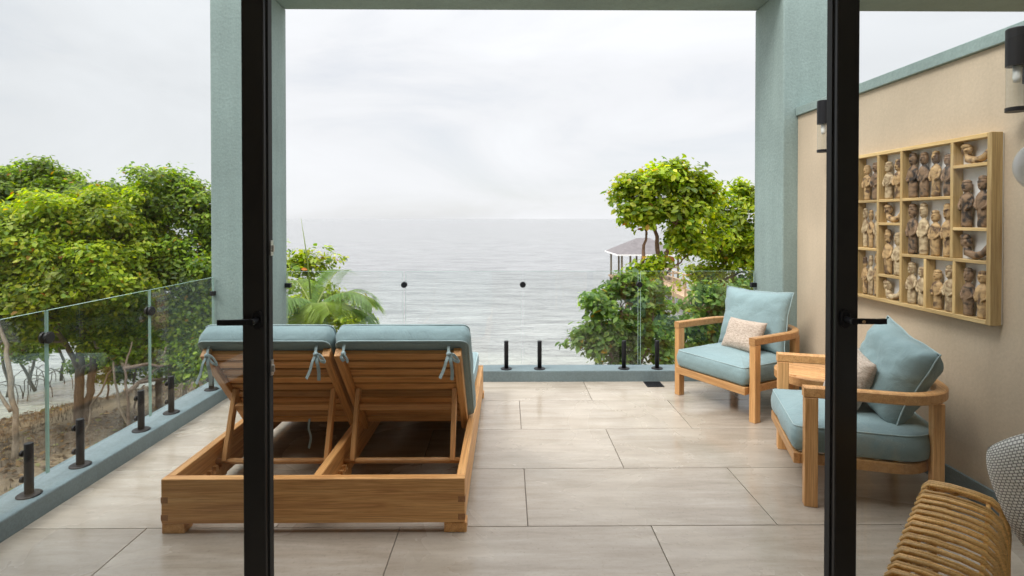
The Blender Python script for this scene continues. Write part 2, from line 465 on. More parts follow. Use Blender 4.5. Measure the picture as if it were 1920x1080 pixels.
class MB:
    def __init__(s): s.v = []; s.f = []
    def box(s, x0, x1, y0, y1, z0, z1):
        b = len(s.v)
        s.v += [(x0, y0, z0), (x1, y0, z0), (x1, y1, z0), (x0, y1, z0), (x0, y0, z1), (x1, y0, z1), (x1, y1, z1), (x0, y1, z1)]
        s.f += [tuple(b + i for i in q) for q in ((0, 3, 2, 1), (4, 5, 6, 7), (0, 1, 5, 4), (1, 2, 6, 5), (2, 3, 7, 6), (3, 0, 4, 7))]
        return s
    def tube(s, path, rad, n=8, cap=True, closed=False):
        P = [Vector(p) for p in path]; m = len(P)
        rs = rad if isinstance(rad, (list, tuple)) else [rad] * m
        b = len(s.v); prev = None
        for i in range(m):
            if closed: t = P[(i + 1) % m] - P[i - 1]
            else: t = P[min(i + 1, m - 1)] - P[max(i - 1, 0)]
            t.normalize()
            if prev is None:
                a = Vector((0, 0, 1)) if abs(t.z) < 0.9 else Vector((1, 0, 0))
                u = t.cross(a).normalized()
            else:
                u = prev - t * prev.dot(t)
                u = u.normalized() if u.length > 1e-6 else t.orthogonal().normalized()
            prev = u; w = t.cross(u)
            for k in range(n):
                an = 2 * math.pi * k / n
                s.v.append(tuple(P[i] + (u * math.cos(an) + w * math.sin(an)) * rs[i]))
        for i in range(m if closed else m - 1):
            j = (i + 1) % m
            for k in range(n):
                q = (k + 1) % n
                s.f.append((b + i * n + k, b + j * n + k, b + j * n + q, b + i * n + q))
        if cap and not closed:
            s.f.append(tuple(b + k for k in range(n)))
            s.f.append(tuple(b + (m - 1) * n + k for k in reversed(range(n))))
        return s
    def lathe(s, prof, n=16, c=(0, 0, 0), axis='Z'):
        """prof: (radius, height) list"""
        b = len(s.v); c = Vector(c)
        for r, h in prof:
            for k in range(n):
                a = 2 * math.pi * k / n
                x, y = r * math.cos(a), r * math.sin(a)
                p = {'Z': (x, y, h), 'X': (h, x, y), 'Y': (y, h, x)}[axis]
                s.v.append(tuple(c + Vector(p)))
        for i in range(len(prof) - 1):
            for k in range(n):
                q = (k + 1) % n
                s.f.append((b + i * n + k, b + i * n + q, b + (i + 1) * n + q, b + (i + 1) * n + k))
        s.f.append(tuple(b + k for k in reversed(range(n))))
        s.f.append(tuple(b + (len(prof) - 1) * n + k for k in range(n)))
        return s
    def ball(s, c, r, n=10, m=6):
        c = Vector(c); rx, ry, rz = (r, r, r) if isinstance(r, (int, float)) else r
        b = len(s.v)
        for i in range(1, m):
            t = math.pi * i / m
            for k in range(n):
                a = 2 * math.pi * k / n
                s.v.append((c.x + rx * math.sin(t) * math.cos(a), c.y + ry * math.sin(t) * math.sin(a), c.z - rz * math.cos(t)))
        for i in range(m - 2):
            for k in range(n):
                q = (k + 1) % n
                s.f.append((b + i * n + k, b + i * n + q, b + (i + 1) * n + q, b + (i + 1) * n + k))
        lo = len(s.v); s.v.append((c.x, c.y, c.z - rz)); hi = len(s.v); s.v.append((c.x, c.y, c.z + rz))
        for k in range(n):
            q = (k + 1) % n
            s.f.append((b + q, b + k, lo)); s.f.append((b + (m - 2) * n + k, b + (m - 2) * n + q, hi))
        return s
    def build(s, name, mat, parent=None, basis=None, smooth=False):
        return mesh_obj(name, s.v, s.f, mat, parent, basis, smooth)

_cb = {}
def chamfer_mesh(l, w, h, c):
    k = (round(l, 4), round(w, 4), round(h, 4), round(c, 4))
    if k in _cb: return _cb[k]
    bm = bmesh.new(); bmesh.ops.create_cube(bm, size=1)
    bmesh.ops.scale(bm, vec=(l, w, h), verts=bm.verts)
    if c > 0: bmesh.ops.bevel(bm, geom=bm.edges[:], offset=c, segments=1, affect='EDGES')
    me = bpy.data.meshes.new('bar'); bm.to_mesh(me); bm.free()
    _cb[k] = me
    return me
def bar(name, p0, p1, w, h, mat, parent=None, T=I4, up=(0, 0, 1), c=0.003):
    """straight timber from p0 to p1; its own X axis runs along it"""
    p0, p1 = Vector(p0), Vector(p1)
    d = p1 - p0; l = d.length; x = d.normalized(); u = Vector(up)
    if abs(x.dot(u)) > 0.97: u = Vector((0, 1, 0))
    y = u.cross(x).normalized(); z = x.cross(y)
    m = Matrix.Translation((p0 + p1) / 2) @ Matrix((x, y, z)).transposed().to_4x4()
    me = chamfer_mesh(l, w, h, c)
    o = bpy.data.objects.new(name, me)
    if not me.materials: me.materials.append(M[mat])
    elif me.materials[0] != M[mat]:
        me = me.copy(); me.materials.clear(); me.materials.append(M[mat]); o.data = me
    return link(o, None, parent, T @ m)
def sweep_rect(path, w, h, closed=False):
    """rectangular section along a level path: w across, h tall"""
    P = [Vector(p) for p in path]; v = []; f = []; n = len(P)
    c = min(w, h) * 0.12
    for i in range(n):
        t = (P[min(i + 1, n - 1)] - P[max(i - 1, 0)]); t.z = 0; t.normalize()
        s = Vector((-t.y, t.x, 0))
        for a, b in ((-w / 2 + c, -h / 2), (w / 2 - c, -h / 2), (w / 2, -h / 2 + c), (w / 2, h / 2 - c), (w / 2 - c, h / 2), (-w / 2 + c, h / 2), (-w / 2, h / 2 - c), (-w / 2, -h / 2 + c)):
            v.append(P[i] + s * a + Vector((0, 0, b)))
    for i in range(n - 1):
        for k in range(8):
            q = (k + 1) % 8
            f.append((i * 8 + k, i * 8 + q, (i + 1) * 8 + q, (i + 1) * 8 + k))
    f.append(tuple(reversed(range(8)))); f.append(tuple((n - 1) * 8 + k for k in range(8)))
    return v, f
def arc(cx, cy, r, a0, a1, n):
    return [(cx + r * math.cos(R(a0 + (a1 - a0) * i / n)), cy + r * math.sin(R(a0 + (a1 - a0) * i / n))) for i in range(n + 1)]

def boxed_cushion(outline, z0, z1, edge=0.022, crown=0.012, sag=0.0, seed=0):
    """outline: ccw list of (x, y); returns verts, faces and the top seam path"""
    n = len(outline); O = [Vector((x, y, 0)) for x, y in outline]
    C = sum(O, Vector()) / n
    nr = []
    for i in range(n):
        t = (O[(i + 1) % n] - O[i - 1]).normalized()
        nr.append(Vector((t.y, -t.x, 0)))
    v = []; f = []; rings = []
    lev = [(edge, z0)]
    for i in range(1, 4):
        a = math.pi / 2 * i / 3; lev.append((edge * (1 - math.sin(a)), z0 + edge * (1 - math.cos(a))))
    for k in (0.3, 0.5, 0.7): lev.append((-0.006 * math.sin(k * math.pi), z0 + edge + (z1 - z0 - 2 * edge) * k))
    for i in range(0, 4):
        a = math.pi / 2 * i / 3; lev.append((edge * (1 - math.cos(a)), z1 - edge + edge * math.sin(a)))
    for ins, z in lev:
        ring = []
        for i in range(n):
            p = O[i] - nr[i] * ins
            w = 0.005 * noise.noise(Vector((p.x * 7 + seed, p.y * 7, z * 14))) + 0.0018 * math.sin(i * 2.4 + seed) * math.sin(math.pi * min(1, max(0, (z - z0) / (z1 - z0))))
            ring.append(len(v)); v.append(Vector((p.x + nr[i].x * w, p.y + nr[i].y * w, z)))
        rings.append(ring)
    base = [v[i].copy() for i in rings[-1]]
    for s in (0.93, 0.82, 0.66, 0.46, 0.24, 0.08):
        ring = []
        for b in base:
            p = C + (b - C) * s
            q = 1 - s * s
            z = z1 + crown * (1 - s ** 4) + 0.010 * noise.noise(Vector((p.x * 6 + seed, p.y * 6, 3.3)))
            ring.append(len(v)); v.append(Vector((p.x, p.y, z)))
        rings.append(ring)
    for a, b in zip(rings, rings[1:]):
        for i in range(n):
            j = (i + 1) % n
            f.append((a[i], a[j], b[j], b[i]))
    f.append(tuple(reversed(rings[0]))); f.append(tuple(rings[-1]))
    seam = [O[i] - nr[i] * (edge * 0.25) for i in range(n)]
    top = [(p.x, p.y, z1 - edge * 0.28) for p in seam]
    bot = [(p.x, p.y, z0 + edge * 0.28) for p in seam]
    return v, f, top, bot
def round_rect(x0, x1, y0, y1, r, n=4, sub=6):
    pts = arc(x1 - r, y0 + r, r, -90, 0, n)
    pts += [(x1, y0 + r + (y1 - y0 - 2 * r) * i / sub) for i in range(1, sub)]
    pts += arc(x1 - r, y1 - r, r, 0, 90, n)
    pts += [(x1 - r - (x1 - x0 - 2 * r) * i / sub, y1) for i in range(1, sub)]
    pts += arc(x0 + r, y1 - r, r, 90, 180, n)
    pts += [(x0, y1 - r - (y1 - y0 - 2 * r) * i / sub) for i in range(1, sub)]
    pts += arc(x0 + r, y0 + r, r, 180, 270, n)
    pts += [(x0 + r + (x1 - x0 - 2 * r) * i / sub, y0) for i in range(1, sub)]
    return pts
def pillow_mesh(w, h, t, seed=0, n=22, wr=0.012, pinch=0.07, rnd=0.0):
    """knife-edge pillow lying in XY, thickness along Z"""
    v = []; f = []; uv = []
    idx = {}
    for side in (1, -1):
        for i in range(n + 1):
            for j in range(n + 1):
                u = -1 + 2 * i / n; q = -1 + 2 * j / n
                edge = i in (0, n) or j in (0, n)
                if edge and side == -1: idx[(side, i, j)] = idx[(1, i, j)]; continue
                prof = max(0, (1 - u ** 4) * (1 - q ** 4)) ** 0.55
                x = u * w / 2 * (1 - pinch * (1 - q * q)); y = q * h / 2 * (1 - pinch * (1 - u * u))
                z = side * t / 2 * prof
                x *= 1 - rnd * u * u * q * q; y *= 1 - rnd * u * u * q * q
                k = Vector((x * 9 + seed * 3.1, y * 9 - seed, side * 2.0))
                rad = math.atan2(q, u)
                wrk = wr * (noise.noise(k) + 0.7 * noise.noise(k * 2.3)) * (1 - prof * 0.45)
                wrk += wr * 0.9 * math.sin(rad * 14 + seed) * max(0, (max(abs(u), abs(q)) - 0.55)) * prof
                if not edge: z += wrk * side
                x += wr * 0.5 * noise.noise(k + Vector((9, 0, 0))); y += wr * 0.5 * noise.noise(k + Vector((0, 9, 0)))
                idx[(side, i, j)] = len(v); v.append(Vector((x, y, z))); uv.append(((u + 1) / 2, (q + 1) / 2))
        for i in range(n):
            for j in range(n):
                a = [idx[(side, i, j)], idx[(side, i + 1, j)], idx[(side, i + 1, j + 1)], idx[(side, i, j + 1)]]
                f.append(tuple(a if side == 1 else reversed(a)))
    seam = [v[idx[(1, i, 0)]] for i in range(n)] + [v[idx[(1, n, j)]] for j in range(n)] + [v[idx[(1, i, n)]] for i in range(n, 0, -1)] + [v[idx[(1, 0, j)]] for j in range(n, 0, -1)]
    return v, f, seam, uv
def pillow(name, label, T, w, h, t, mat, seed, wr=0.012, pipe=None, cat='cushion', group=None, pinch=0.07, rnd=0.0):
    v, f, seam, uv = pillow_mesh(w, h, t, seed, wr=wr, pinch=pinch, rnd=rnd)
    o = mesh_obj(name, v, f, mat, None, T, True)
    ul = o.data.uv_layers.new(name='UVMap')
    for lp in o.data.loops: ul.data[lp.index].uv = uv[lp.vertex_index]
    tag(o, label, cat, group)
    if pipe: MB().tube(seam, 0.004, 6, closed=True).build('piping', pipe, o, T, True)
    return o

# ================================================================== the setting
SEA = -4.6
# --- sea
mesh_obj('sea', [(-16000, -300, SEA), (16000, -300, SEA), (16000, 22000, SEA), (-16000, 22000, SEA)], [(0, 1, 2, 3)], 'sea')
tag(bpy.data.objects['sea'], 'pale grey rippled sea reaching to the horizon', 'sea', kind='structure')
# --- ground: shore that slopes from the house to the water
shore = [(-60, 17), (-30, 17), (-18, 16.2), (-15.5, 16.0), (-14.4, 17.8), (-12.2, 22.0), (-10.0, 24.0), (-7.5, 20.5), (-5.0, 15.0), (0, 13.0), (4.0, 14.0), (6.5, 17.5), (9.5, 23.5), (13, 26), (20, 27), (60, 30)]
def shore_y(x):
    for (a, b), (c, d) in zip(shore, shore[1:]):
        if a <= x <= c: return b + (d - b) * (x - a) / (c - a)
    return 20
def ground_z(x, y):
    s = shore_y(max(-59, min(59, x)))
    t = max(0, min(1.25, (y + 2) / (s + 2)))
    z = -3.35 - (SEA * -1 - 3.35) * t ** 1.8
    return z - (0.9 * (t - 1) if t > 1 else 0) + 0.10 * noise.noise(Vector((x * 0.35, y * 0.35, 0))) + 0.035 * noise.noise(Vector((x * 1.7, y * 1.7, 4)))
gx = np.linspace(-40, 40, 161); gy = np.linspace(-12, 34, 111)
gv = [(x, y, ground_z(x, y)) for y in gy for x in gx]
nx = len(gx)
gf = [(j * nx + i, j * nx + i + 1, (j + 1) * nx + i + 1, (j + 1) * nx + i) for j in range(len(gy) - 1) for i in range(nx - 1)]
tag(mesh_obj('ground', gv, gf, 'ground', smooth=True), 'brown sandy mud shore below the terrace', 'ground', kind='structure')

# --- terrace floor and tiles
KX, KD, KH = -2.30, 4.889, 0.095            # left kerb inner face, rear kerb face, kerb height
WX = 2.43                                   # right wall face
slab = MB().box(-2.52, 3.2, -4.0, 5.10, -0.35, -0.009).build('terrace_floor', 'grout')
tag(slab, 'greige tiled terrace floor with thin dark joints', 'floor', kind='structure')
rows = [4.384 - 0.6 * k for k in range(-1, 14)]
tile_mesh = {}
def tile(x0, x1, y0, y1):
    g = 0.0022
    x0 += g; x1 -= g; y0 += g; y1 -= g
    if x1 - x0 < 0.02 or y1 - y0 < 0.02: return
    k = (round(x1 - x0, 3), round(y1 - y0, 3))
    if k not in tile_mesh:
        me = chamfer_mesh(k[0], k[1], 0.0116, 0.0012).copy()
        me.materials.clear(); me.materials.append(M['tile']); tile_mesh[k] = me
    o = bpy.data.objects.new('tile', tile_mesh[k])
    link(o, None, slab, Matrix.Translation(((x0 + x1) / 2, (y0 + y1) / 2, -0.0058)))
for k, top in enumerate(rows):
    y1 = min(top, KD); y0 = top - 0.6
    if y0 >= KD: continue
    off = 0.69 if k % 2 == 0 else 0.10
    x = off - 1.2 * 6
    while x < 3.4:
        a, b = max(x, KX), min(x + 1.2, WX if y0 > 2.0 else 3.0)
        if b > a and y0 > -2.4: tile(a, b, y0, y1)
        x += 1.2

# --- kerbs
k1 = MB().box(-2.52, KX, 1.9, KD, -0.34, KH).build('kerb', 'kerb')
tag(k1, 'teal painted kerb along the left edge of the terrace', 'kerb')
k2 = MB().box(-2.52, 2.9, KD + 0.0015, 5.095, -0.34, KH + 0.003).build('kerb', 'kerb')
tag(k2, 'teal painted kerb along the rear edge facing the sea', 'kerb')
def bevel(o, w=0.006, seg=2):
    b = o.modifiers.new('bevel', 'BEVEL'); b.width = w; b.segments = seg; b.limit_method = 'ANGLE'
for o in (k1, k2): bevel(o, 0.008)

# --- concrete portal frame: two columns and the beam over them
CD0, CD1 = 4.53, 5.05
pf = thing('portal_frame', (0, 4.8, 0), 'teal stucco frame of two columns and an overhead beam facing the sea', 'frame')
c1 = MB().box(-2.455, -2.035, CD0, CD1, 0.0, 3.395).build('column', 'stucco', pf); bevel(c1, 0.012)
c2 = MB().box(2.305, 2.78, CD0, CD1 + 0.003, 0.0, 3.395).build('column', 'stucco', pf); bevel(c2, 0.012)
b1 = MB().box(-2.47, 6.5, CD0 - 0.004, CD1 + 0.006, 3.397, 3.85).build('beam', 'stucco', pf); bevel(b1, 0.012)

# --- right boundary wall
bw = thing('boundary_wall', (2.6, 3.2, 0), 'beige rendered wall with a teal coping along the right side', 'wall')
MB().box(WX, 2.63, 2.12, CD0 - 0.002, 0.0, 2.325).build('wall_panel', 'beige', bw)
o = MB().box(WX - 0.022, 2.65, 2.12, CD0 - 0.004, 2.327, 2.395).build('coping', 'stucco', bw); bevel(o, 0.004)
o = MB().box(WX - 0.016, WX - 0.001, 2.12, CD0 - 0.006, 0.001, 0.115).build('skirting', 'kerb', bw); bevel(o, 0.003)

# --- the room the view is taken from (behind and beside the camera)
def struct(name, label, mb, mat):
    return tag(mb.build(name, mat), label, 'room', kind='structure')
struct('room_ceiling', 'plain white ceiling of the room', MB().box(-2.9, 3.2, -3.2, 2.08, 2.55, 2.62), 'white')
struct('room_wall_left', 'plain painted left wall of the room', MB().box(-3.1, -2.9, -3.2, 2.08, 0, 2.62), 'room')
struct('room_wall_right', 'plain painted right wall of the room', MB().box(3.0, 3.2, -3.2, 2.08, 0, 2.549), 'room')
struct('room_wall_back', 'plain painted back wall of the room with a wide opening added to let in skylight', MB().box(-2.9, -1.4, -3.4, -3.2, 0, 2.62).box(2.6, 3.0, -3.4, -3.2, 0, 2.62).box(-1.4, 2.6, -3.4, -3.2, 0, 0.7).box(-1.4, 2.6, -3.4, -3.2, 2.3, 2.62), 'room')  # unseen opening, added so sky light brightens the room from behind
struct('facade', 'teal stucco facade above and beside the doors', MB().box(-3.1, -2.62, 1.94, 2.10, -3.3, 2.66).box(2.92, 3.3, 1.94, 2.10, -3.3, 2.66).box(-2.62, 2.92, 1.94, 2.10, 2.46, 2.66), 'stucco')

# ================================================================== sliding doors
def door(label, xs0, xs1, xf0, xf1, y0, y1, hside, lever):
    """xs: the meeting stile, xf: far stile (beyond the frame)"""
    d = thing('sliding_door', ((xs0 + xf0) / 2, (y0 + y1) / 2, 0), label, 'door')
    yc = (y0 + y1) / 2
    lo, hi = min(xs0, xs1, xf0, xf1), max(xs0, xs1, xf0, xf1)
    st = MB().box(xs0, xs1, y0, y1, 0.02, 2.44)
    o = st.build('stile', 'frame', d); bevel(o, 0.004)
    # glazing bead and the rubber line beside it
    s = 1 if xf0 < xs0 else -1
    gx0 = xs0 if s == 1 else xs1
    o = MB().box(min(gx0, gx0 - s * 0.005), max(gx0, gx0 - s * 0.005), y0 + 0.012, y1 - 0.012, 0.11, 2.36).build('glazing_bead', 'frame', d)
    # raised lip on the opening side
    ex = xs1 if s == 1 else xs0
    o = MB().box(min(ex, ex + s * 0.006), max(ex, ex + s * 0.006), y0 + 0.022, y1 - 0.012, 0.02, 2.44).build('seal_strip', 'rubber', d)
    o = MB().box(xf0, xf1, y0, y1, 0.02, 2.44).build('stile', 'frame', d); bevel(o, 0.004)
    ra, rb = (xf1, xs0) if s == 1 else (xs1, xf0)
    MB().box(ra, rb, y0 + 0.001, y1 - 0.001, 0.02, 0.11).build('bottom_rail', 'frame', d)
    MB().box(ra, rb, y0 + 0.001, y1 - 0.001, 2.36, 2.44).build('top_rail', 'frame', d)
    MB().box(ra + 0.002, rb - 0.002, yc - 0.006, yc + 0.006, 0.105, 2.365).build('glass_pane', 'glass_door', d)
    # handle: oval rose, neck and lever
    hx = hside; hz = 1.108
    h = MB()
    ring = [(hx + 0.018 * math.cos(t) , 0, hz + 0.019 * math.sin(t) + (0.015 if math.sin(t) > 0 else -0.015)) for t in [2 * math.pi * k / 20 for k in range(20)]]
    b = len(h.v)
    for yy, sc in ((y0 - 0.0005, 1.0), (y0 - 0.007, 1.0), (y0 - 0.010, 0.82)):
        h.v += [(hx + (p[0] - hx) * sc, yy, hz + (p[2] - hz) * sc) for p in ring]
    for i in range(2):
        for k in range(20):
            q = (k + 1) % 20; h.f.append((b + i * 20 + k, b + i * 20 + q, b + (i + 1) * 20 + q, b + (i + 1) * 20 + k))
    h.f.append(tuple(b + 40 + k for k in range(20)))
    ho = h.build('handle', 'black', d)
    L = lever
    MB().lathe([(0.0105, -0.010), (0.0105, -0.048), (0.0125, -0.052), (0.0125, -0.062)], 14, (hx, y0, hz), 'Y').build('neck', 'black', ho, smooth=True)
    pts = [(hx - 0.011 * L, y0 - 0.056, hz + 0.001), (hx + 0.03 * L, y0 - 0.055, hz + 0.001), (hx + 0.06 * L, y0 - 0.053, hz), (hx + 0.09 * L, y0 - 0.05, hz - 0.001), (hx + 0.118 * L, y0 - 0.046, hz - 0.001)]
    v, f = sweep_rect(pts, 0.013, 0.019)
    mesh_obj('lever', v, f, 'black', ho)
    if L > 0:
        MB().lathe([(0.004, -0.0605), (0.0062, -0.0632), (0.003, -0.0645)], 12, (hx + 0.03, y0, hz), 'Y').build('key_cylinder', 'brass', ho)
    return d, ex, s
dl, exl, sl = door('black framed sliding glass door on the left, lever pointing left', -0.948, -0.868, -2.62, -2.53, 1.955, 2.02, -0.893, -1)
for zc in (1.363, 0.925):
    m = MB().box(exl + 0.006, exl + 0.010, 1.985, 2.005, zc - 0.028, zc + 0.028)
    m.box(exl + 0.010, exl + 0.018, 1.988, 1.996, zc - 0.014, zc + 0.010)
    m.build('strike_plate', 'steel', dl)
dr, exr, sr = door('black framed sliding glass door on the right, lever pointing right', 1.190, 1.272, 2.82, 2.91, 1.955, 2.02, 1.222, 1)
o = MB().box(-2.62, 2.92, 1.94, 2.10, -0.004, 0.018).build('door_track', 'frame')
tag(o, 'black sliding door track across the threshold', 'track')

# ================================================================== glass railings
def spigot(parent, x, y, nx_, ny_):
    """post with base flange on the kerb and two stand-off pins towards the glass (nx_, ny_)"""
    z = KH + 0.003 if ny_ else KH
    o = MB().lathe([(0.0195, z + 0.008), (0.0195, 0.352), (0.0175, 0.355)], 20, (x, y, 0)).build('spigot', 'black', parent, smooth=False)
    for p in o.data.polygons:
        if len(p.vertices) == 4: p.use_smooth = True
    MB().lathe([(0.052, z - 0.001), (0.052, z + 0.005), (0.046, z + 0.009), (0.024, z + 0.0105)], 26, (x, y, 0)).build('flange', 'black', o)
    for zz in (0.172, 0.302):
        m = MB(); prof = [(0.008, 0.017), (0.008, 0.026), (0.0155, 0.027), (0.0155, 0.037)]
        if nx_: m.lathe([(r, nx_ * h) for r, h in prof], 14, (x, y, zz), 'X')
        else: m.lathe([(r, ny_ * h) for r, h in prof], 14, (x, y, zz), 'Y')
        m.build('standoff_pin', 'black', o)
    return o
def panel(parent, x0, x1, y0, y1, z0=0.125, z1=0.985):
    o = MB().box(x0, x1, y0, y1, z0, z1).build('glass_panel', 'glass_rail', parent)
    return o
lr = thing('glass_railing', (-2.43, 3.4, KH), 'frameless glass railing on black posts along the left side', 'railing')
GX = -2.430
lj = [2.055, 2.887, 3.715, 4.522]
for a, b in zip(lj, lj[1:]):
    p = panel(lr, GX - 0.006, GX + 0.006, a + 0.006, b - 0.006)
    m = MB().box(GX - 0.0062, GX + 0.0062, a + 0.0045, a + 0.0058, 0.125, 0.985).box(GX - 0.0062, GX + 0.0062, b - 0.0058, b - 0.0045, 0.125, 0.985).box(GX - 0.0062, GX + 0.0062, a + 0.006, b - 0.006, 0.9853, 0.9866)
    m.build('polished_edge', 'glass_edge', p)
for y in (2.22, 2.715, 3.04, 3.545, 3.862, 4.385): spigot(lr, -2.378, y, -1, 0)
for y in lj[1:3]:
    MB().lathe([(0.028, -0.020), (0.031, -0.017), (0.031, -0.0065)], 22, (GX, y, 0.842), 'X').lathe([(0.031, 0.0065), (0.031, 0.019), (0.028, 0.022)], 22, (GX, y, 0.842), 'X').lathe([(0.004, -0.007), (0.004, 0.007)], 8, (GX, y, 0.842), 'X').build('clamp_disc', 'black', lr)
MB().box(GX - 0.016, GX + 0.016, 4.49, 4.529, 0.835, 0.87).build('wall_clip', 'black', lr)
rr = thing('glass_railing', (0.1, 5.0, KH), 'frameless glass railing on black posts facing the sea', 'railing')
GY = 5.008
rj = [-2.025, -0.945, 0.146, 1.222, 2.295]
for a, b in zip(rj, rj[1:]):
    p = panel(rr, a + 0.012, b - 0.012, GY - 0.006, GY + 0.006)
    m = MB().box(a + 0.0105, a + 0.0118, GY - 0.0062, GY + 0.0062, 0.125, 0.985).box(b - 0.0118, b - 0.0105, GY - 0.0062, GY + 0.0062, 0.125, 0.985).box(a + 0.012, b - 0.012, GY - 0.0062, GY + 0.0062, 0.9853, 0.9866)
    m.build('polished_edge', 'glass_edge', p)
for j in rj[1:4]:
    for s in (-0.152, 0.152): spigot(rr, j + s, 4.955, 0, 1)
    MB().lathe([(0.024, -0.020), (0.027, -0.017), (0.027, -0.0065)], 22, (j, GY, 0.862), 'Y').lathe([(0.027, 0.0065), (0.027, 0.017), (0.024, 0.02)], 22, (j, GY, 0.862), 'Y').lathe([(0.004, -0.007), (0.004, 0.007)], 8, (j, GY, 0.862), 'Y').build('clamp_disc', 'black', rr)
for x0, x1 in ((-2.034, -1.985), (2.255, 2.304)):
    MB().box(x0, x1, GY - 0.02, GY + 0.02, 0.838, 0.878).build('wall_clip', 'black', rr)
# floor drain
dr_ = thing('floor_drain', (1.30, 4.80, 0), 'small square black drain grate by the rear kerb', 'drain')
MB().box(1.225, 1.375, 4.72, 4.87, 0.0005, 0.0045).build('grate_plate', 'black', dr_)
for k in range(6): MB().box(1.238, 1.362, 4.735 + k * 0.022, 4.748 + k * 0.022, 0.005, 0.0075).build('grate_bar', 'black', dr_)

# ================================================================== double sun lounger
LX0, LX1, LY0, LY1 = -1.612, -0.197, 2.535, 4.50
LZ0, LZ1 = 0.047, 0.256
XC = (LX0 + LX1) / 2
dl_ = thing('double_sun_lounger', (XC, 3.5, 0), 'double teak sun lounger with slatted backs raised towards the sea', 'sun lounger')
TH = 0.042
HB = LZ1 - LZ0; ZM = (LZ0 + LZ1) / 2
bar('head_board', (LX0, LY0 + TH / 2, ZM), (LX1, LY0 + TH / 2, ZM), TH, HB, 'teak', dl_)
# finger joints where the side rails come through the head board
for sx in (LX0, LX1):
    s = 1 if sx == LX0 else -1
    for zc, zh in ((0.075, 0.028), (0.158, 0.028)):
        MB().box(min(sx - s * 0.0006, sx + s * 0.032), max(sx - s * 0.0006, sx + s * 0.032), LY0 - 0.0008, LY0 + 0.02, zc - zh / 2, zc + zh / 2).build('finger_joint', 'teak_end', dl_)
bar('foot_board', (LX0, LY1 - TH / 2, ZM), (LX1, LY1 - TH / 2, ZM), TH, HB, 'teak', dl_)
for x in (LX0 + TH / 2, LX1 - TH / 2):
    bar('side_rail', (x, LY0 + TH + 0.001, ZM), (x, LY1 - TH - 0.001, ZM), TH, HB - 0.002, 'teak', dl_)
bar('centre_rail', (XC, LY0 + TH + 0.001, ZM - 0.004), (XC, LY1 - TH - 0.001, ZM - 0.004), TH, HB - 0.01, 'teak', dl_)
for x in (LX0 + 0.055, LX1 - 0.045):
    for y in (LY0 + 0.035, LY1 - 0.035):
        bar('foot', (x, y - 0.034, 0.0235), (x, y + 0.034, 0.0235), 0.105, 0.046, 'teak', dl_, c=0.002)
bar('foot', (XC, LY1 - 0.09, 0.0235), (XC, LY1 - 0.03, 0.0235), 0.08, 0.046, 'teak', dl_)
# toothed racks for the props
def rack(x, y0, n):
    prof = []
    z0, zb, zt = 0.062, 0.115, 0.150
    for k in range(n):
        y = y0 + k * 0.055
        prof += [(y, zt), (y + 0.022, zt), (y + 0.034, zb), (y + 0.055, zb + 0.012)]
    L = [(p[0], p[1]) for p in prof]; y_end = L[-1][0]
    v = []; f = []
    for xx in (x - 0.011, x + 0.011):
        for y, z in L: v.append((xx, y, z))
        for y, z in L: v.append((xx, y, z0))
    m = len(L); q = 2 * m
    for i in range(m - 1):
        f.append((i, m + i, m + i + 1, i + 1)); f.append((q + i, q + i + 1, q + m + i + 1, q + m + i))
        f.append((i, i + 1, q + i + 1, q + i)); f.append((m + i, q + m + i, q + m + i + 1, m + i + 1))
    f.append((0, q, q + m, m)); f.append((m - 1, 2 * m - 1, q + 2 * m - 1, q + m - 1))
    mesh_obj('toothed_rack', v, f, 'teak', dl_)
for x in (LX0 + TH + 0.0125, XC - TH / 2 - 0.0125, XC + TH / 2 + 0.0125, LX1 - TH - 0.0125): rack(x, 2.62, 7)
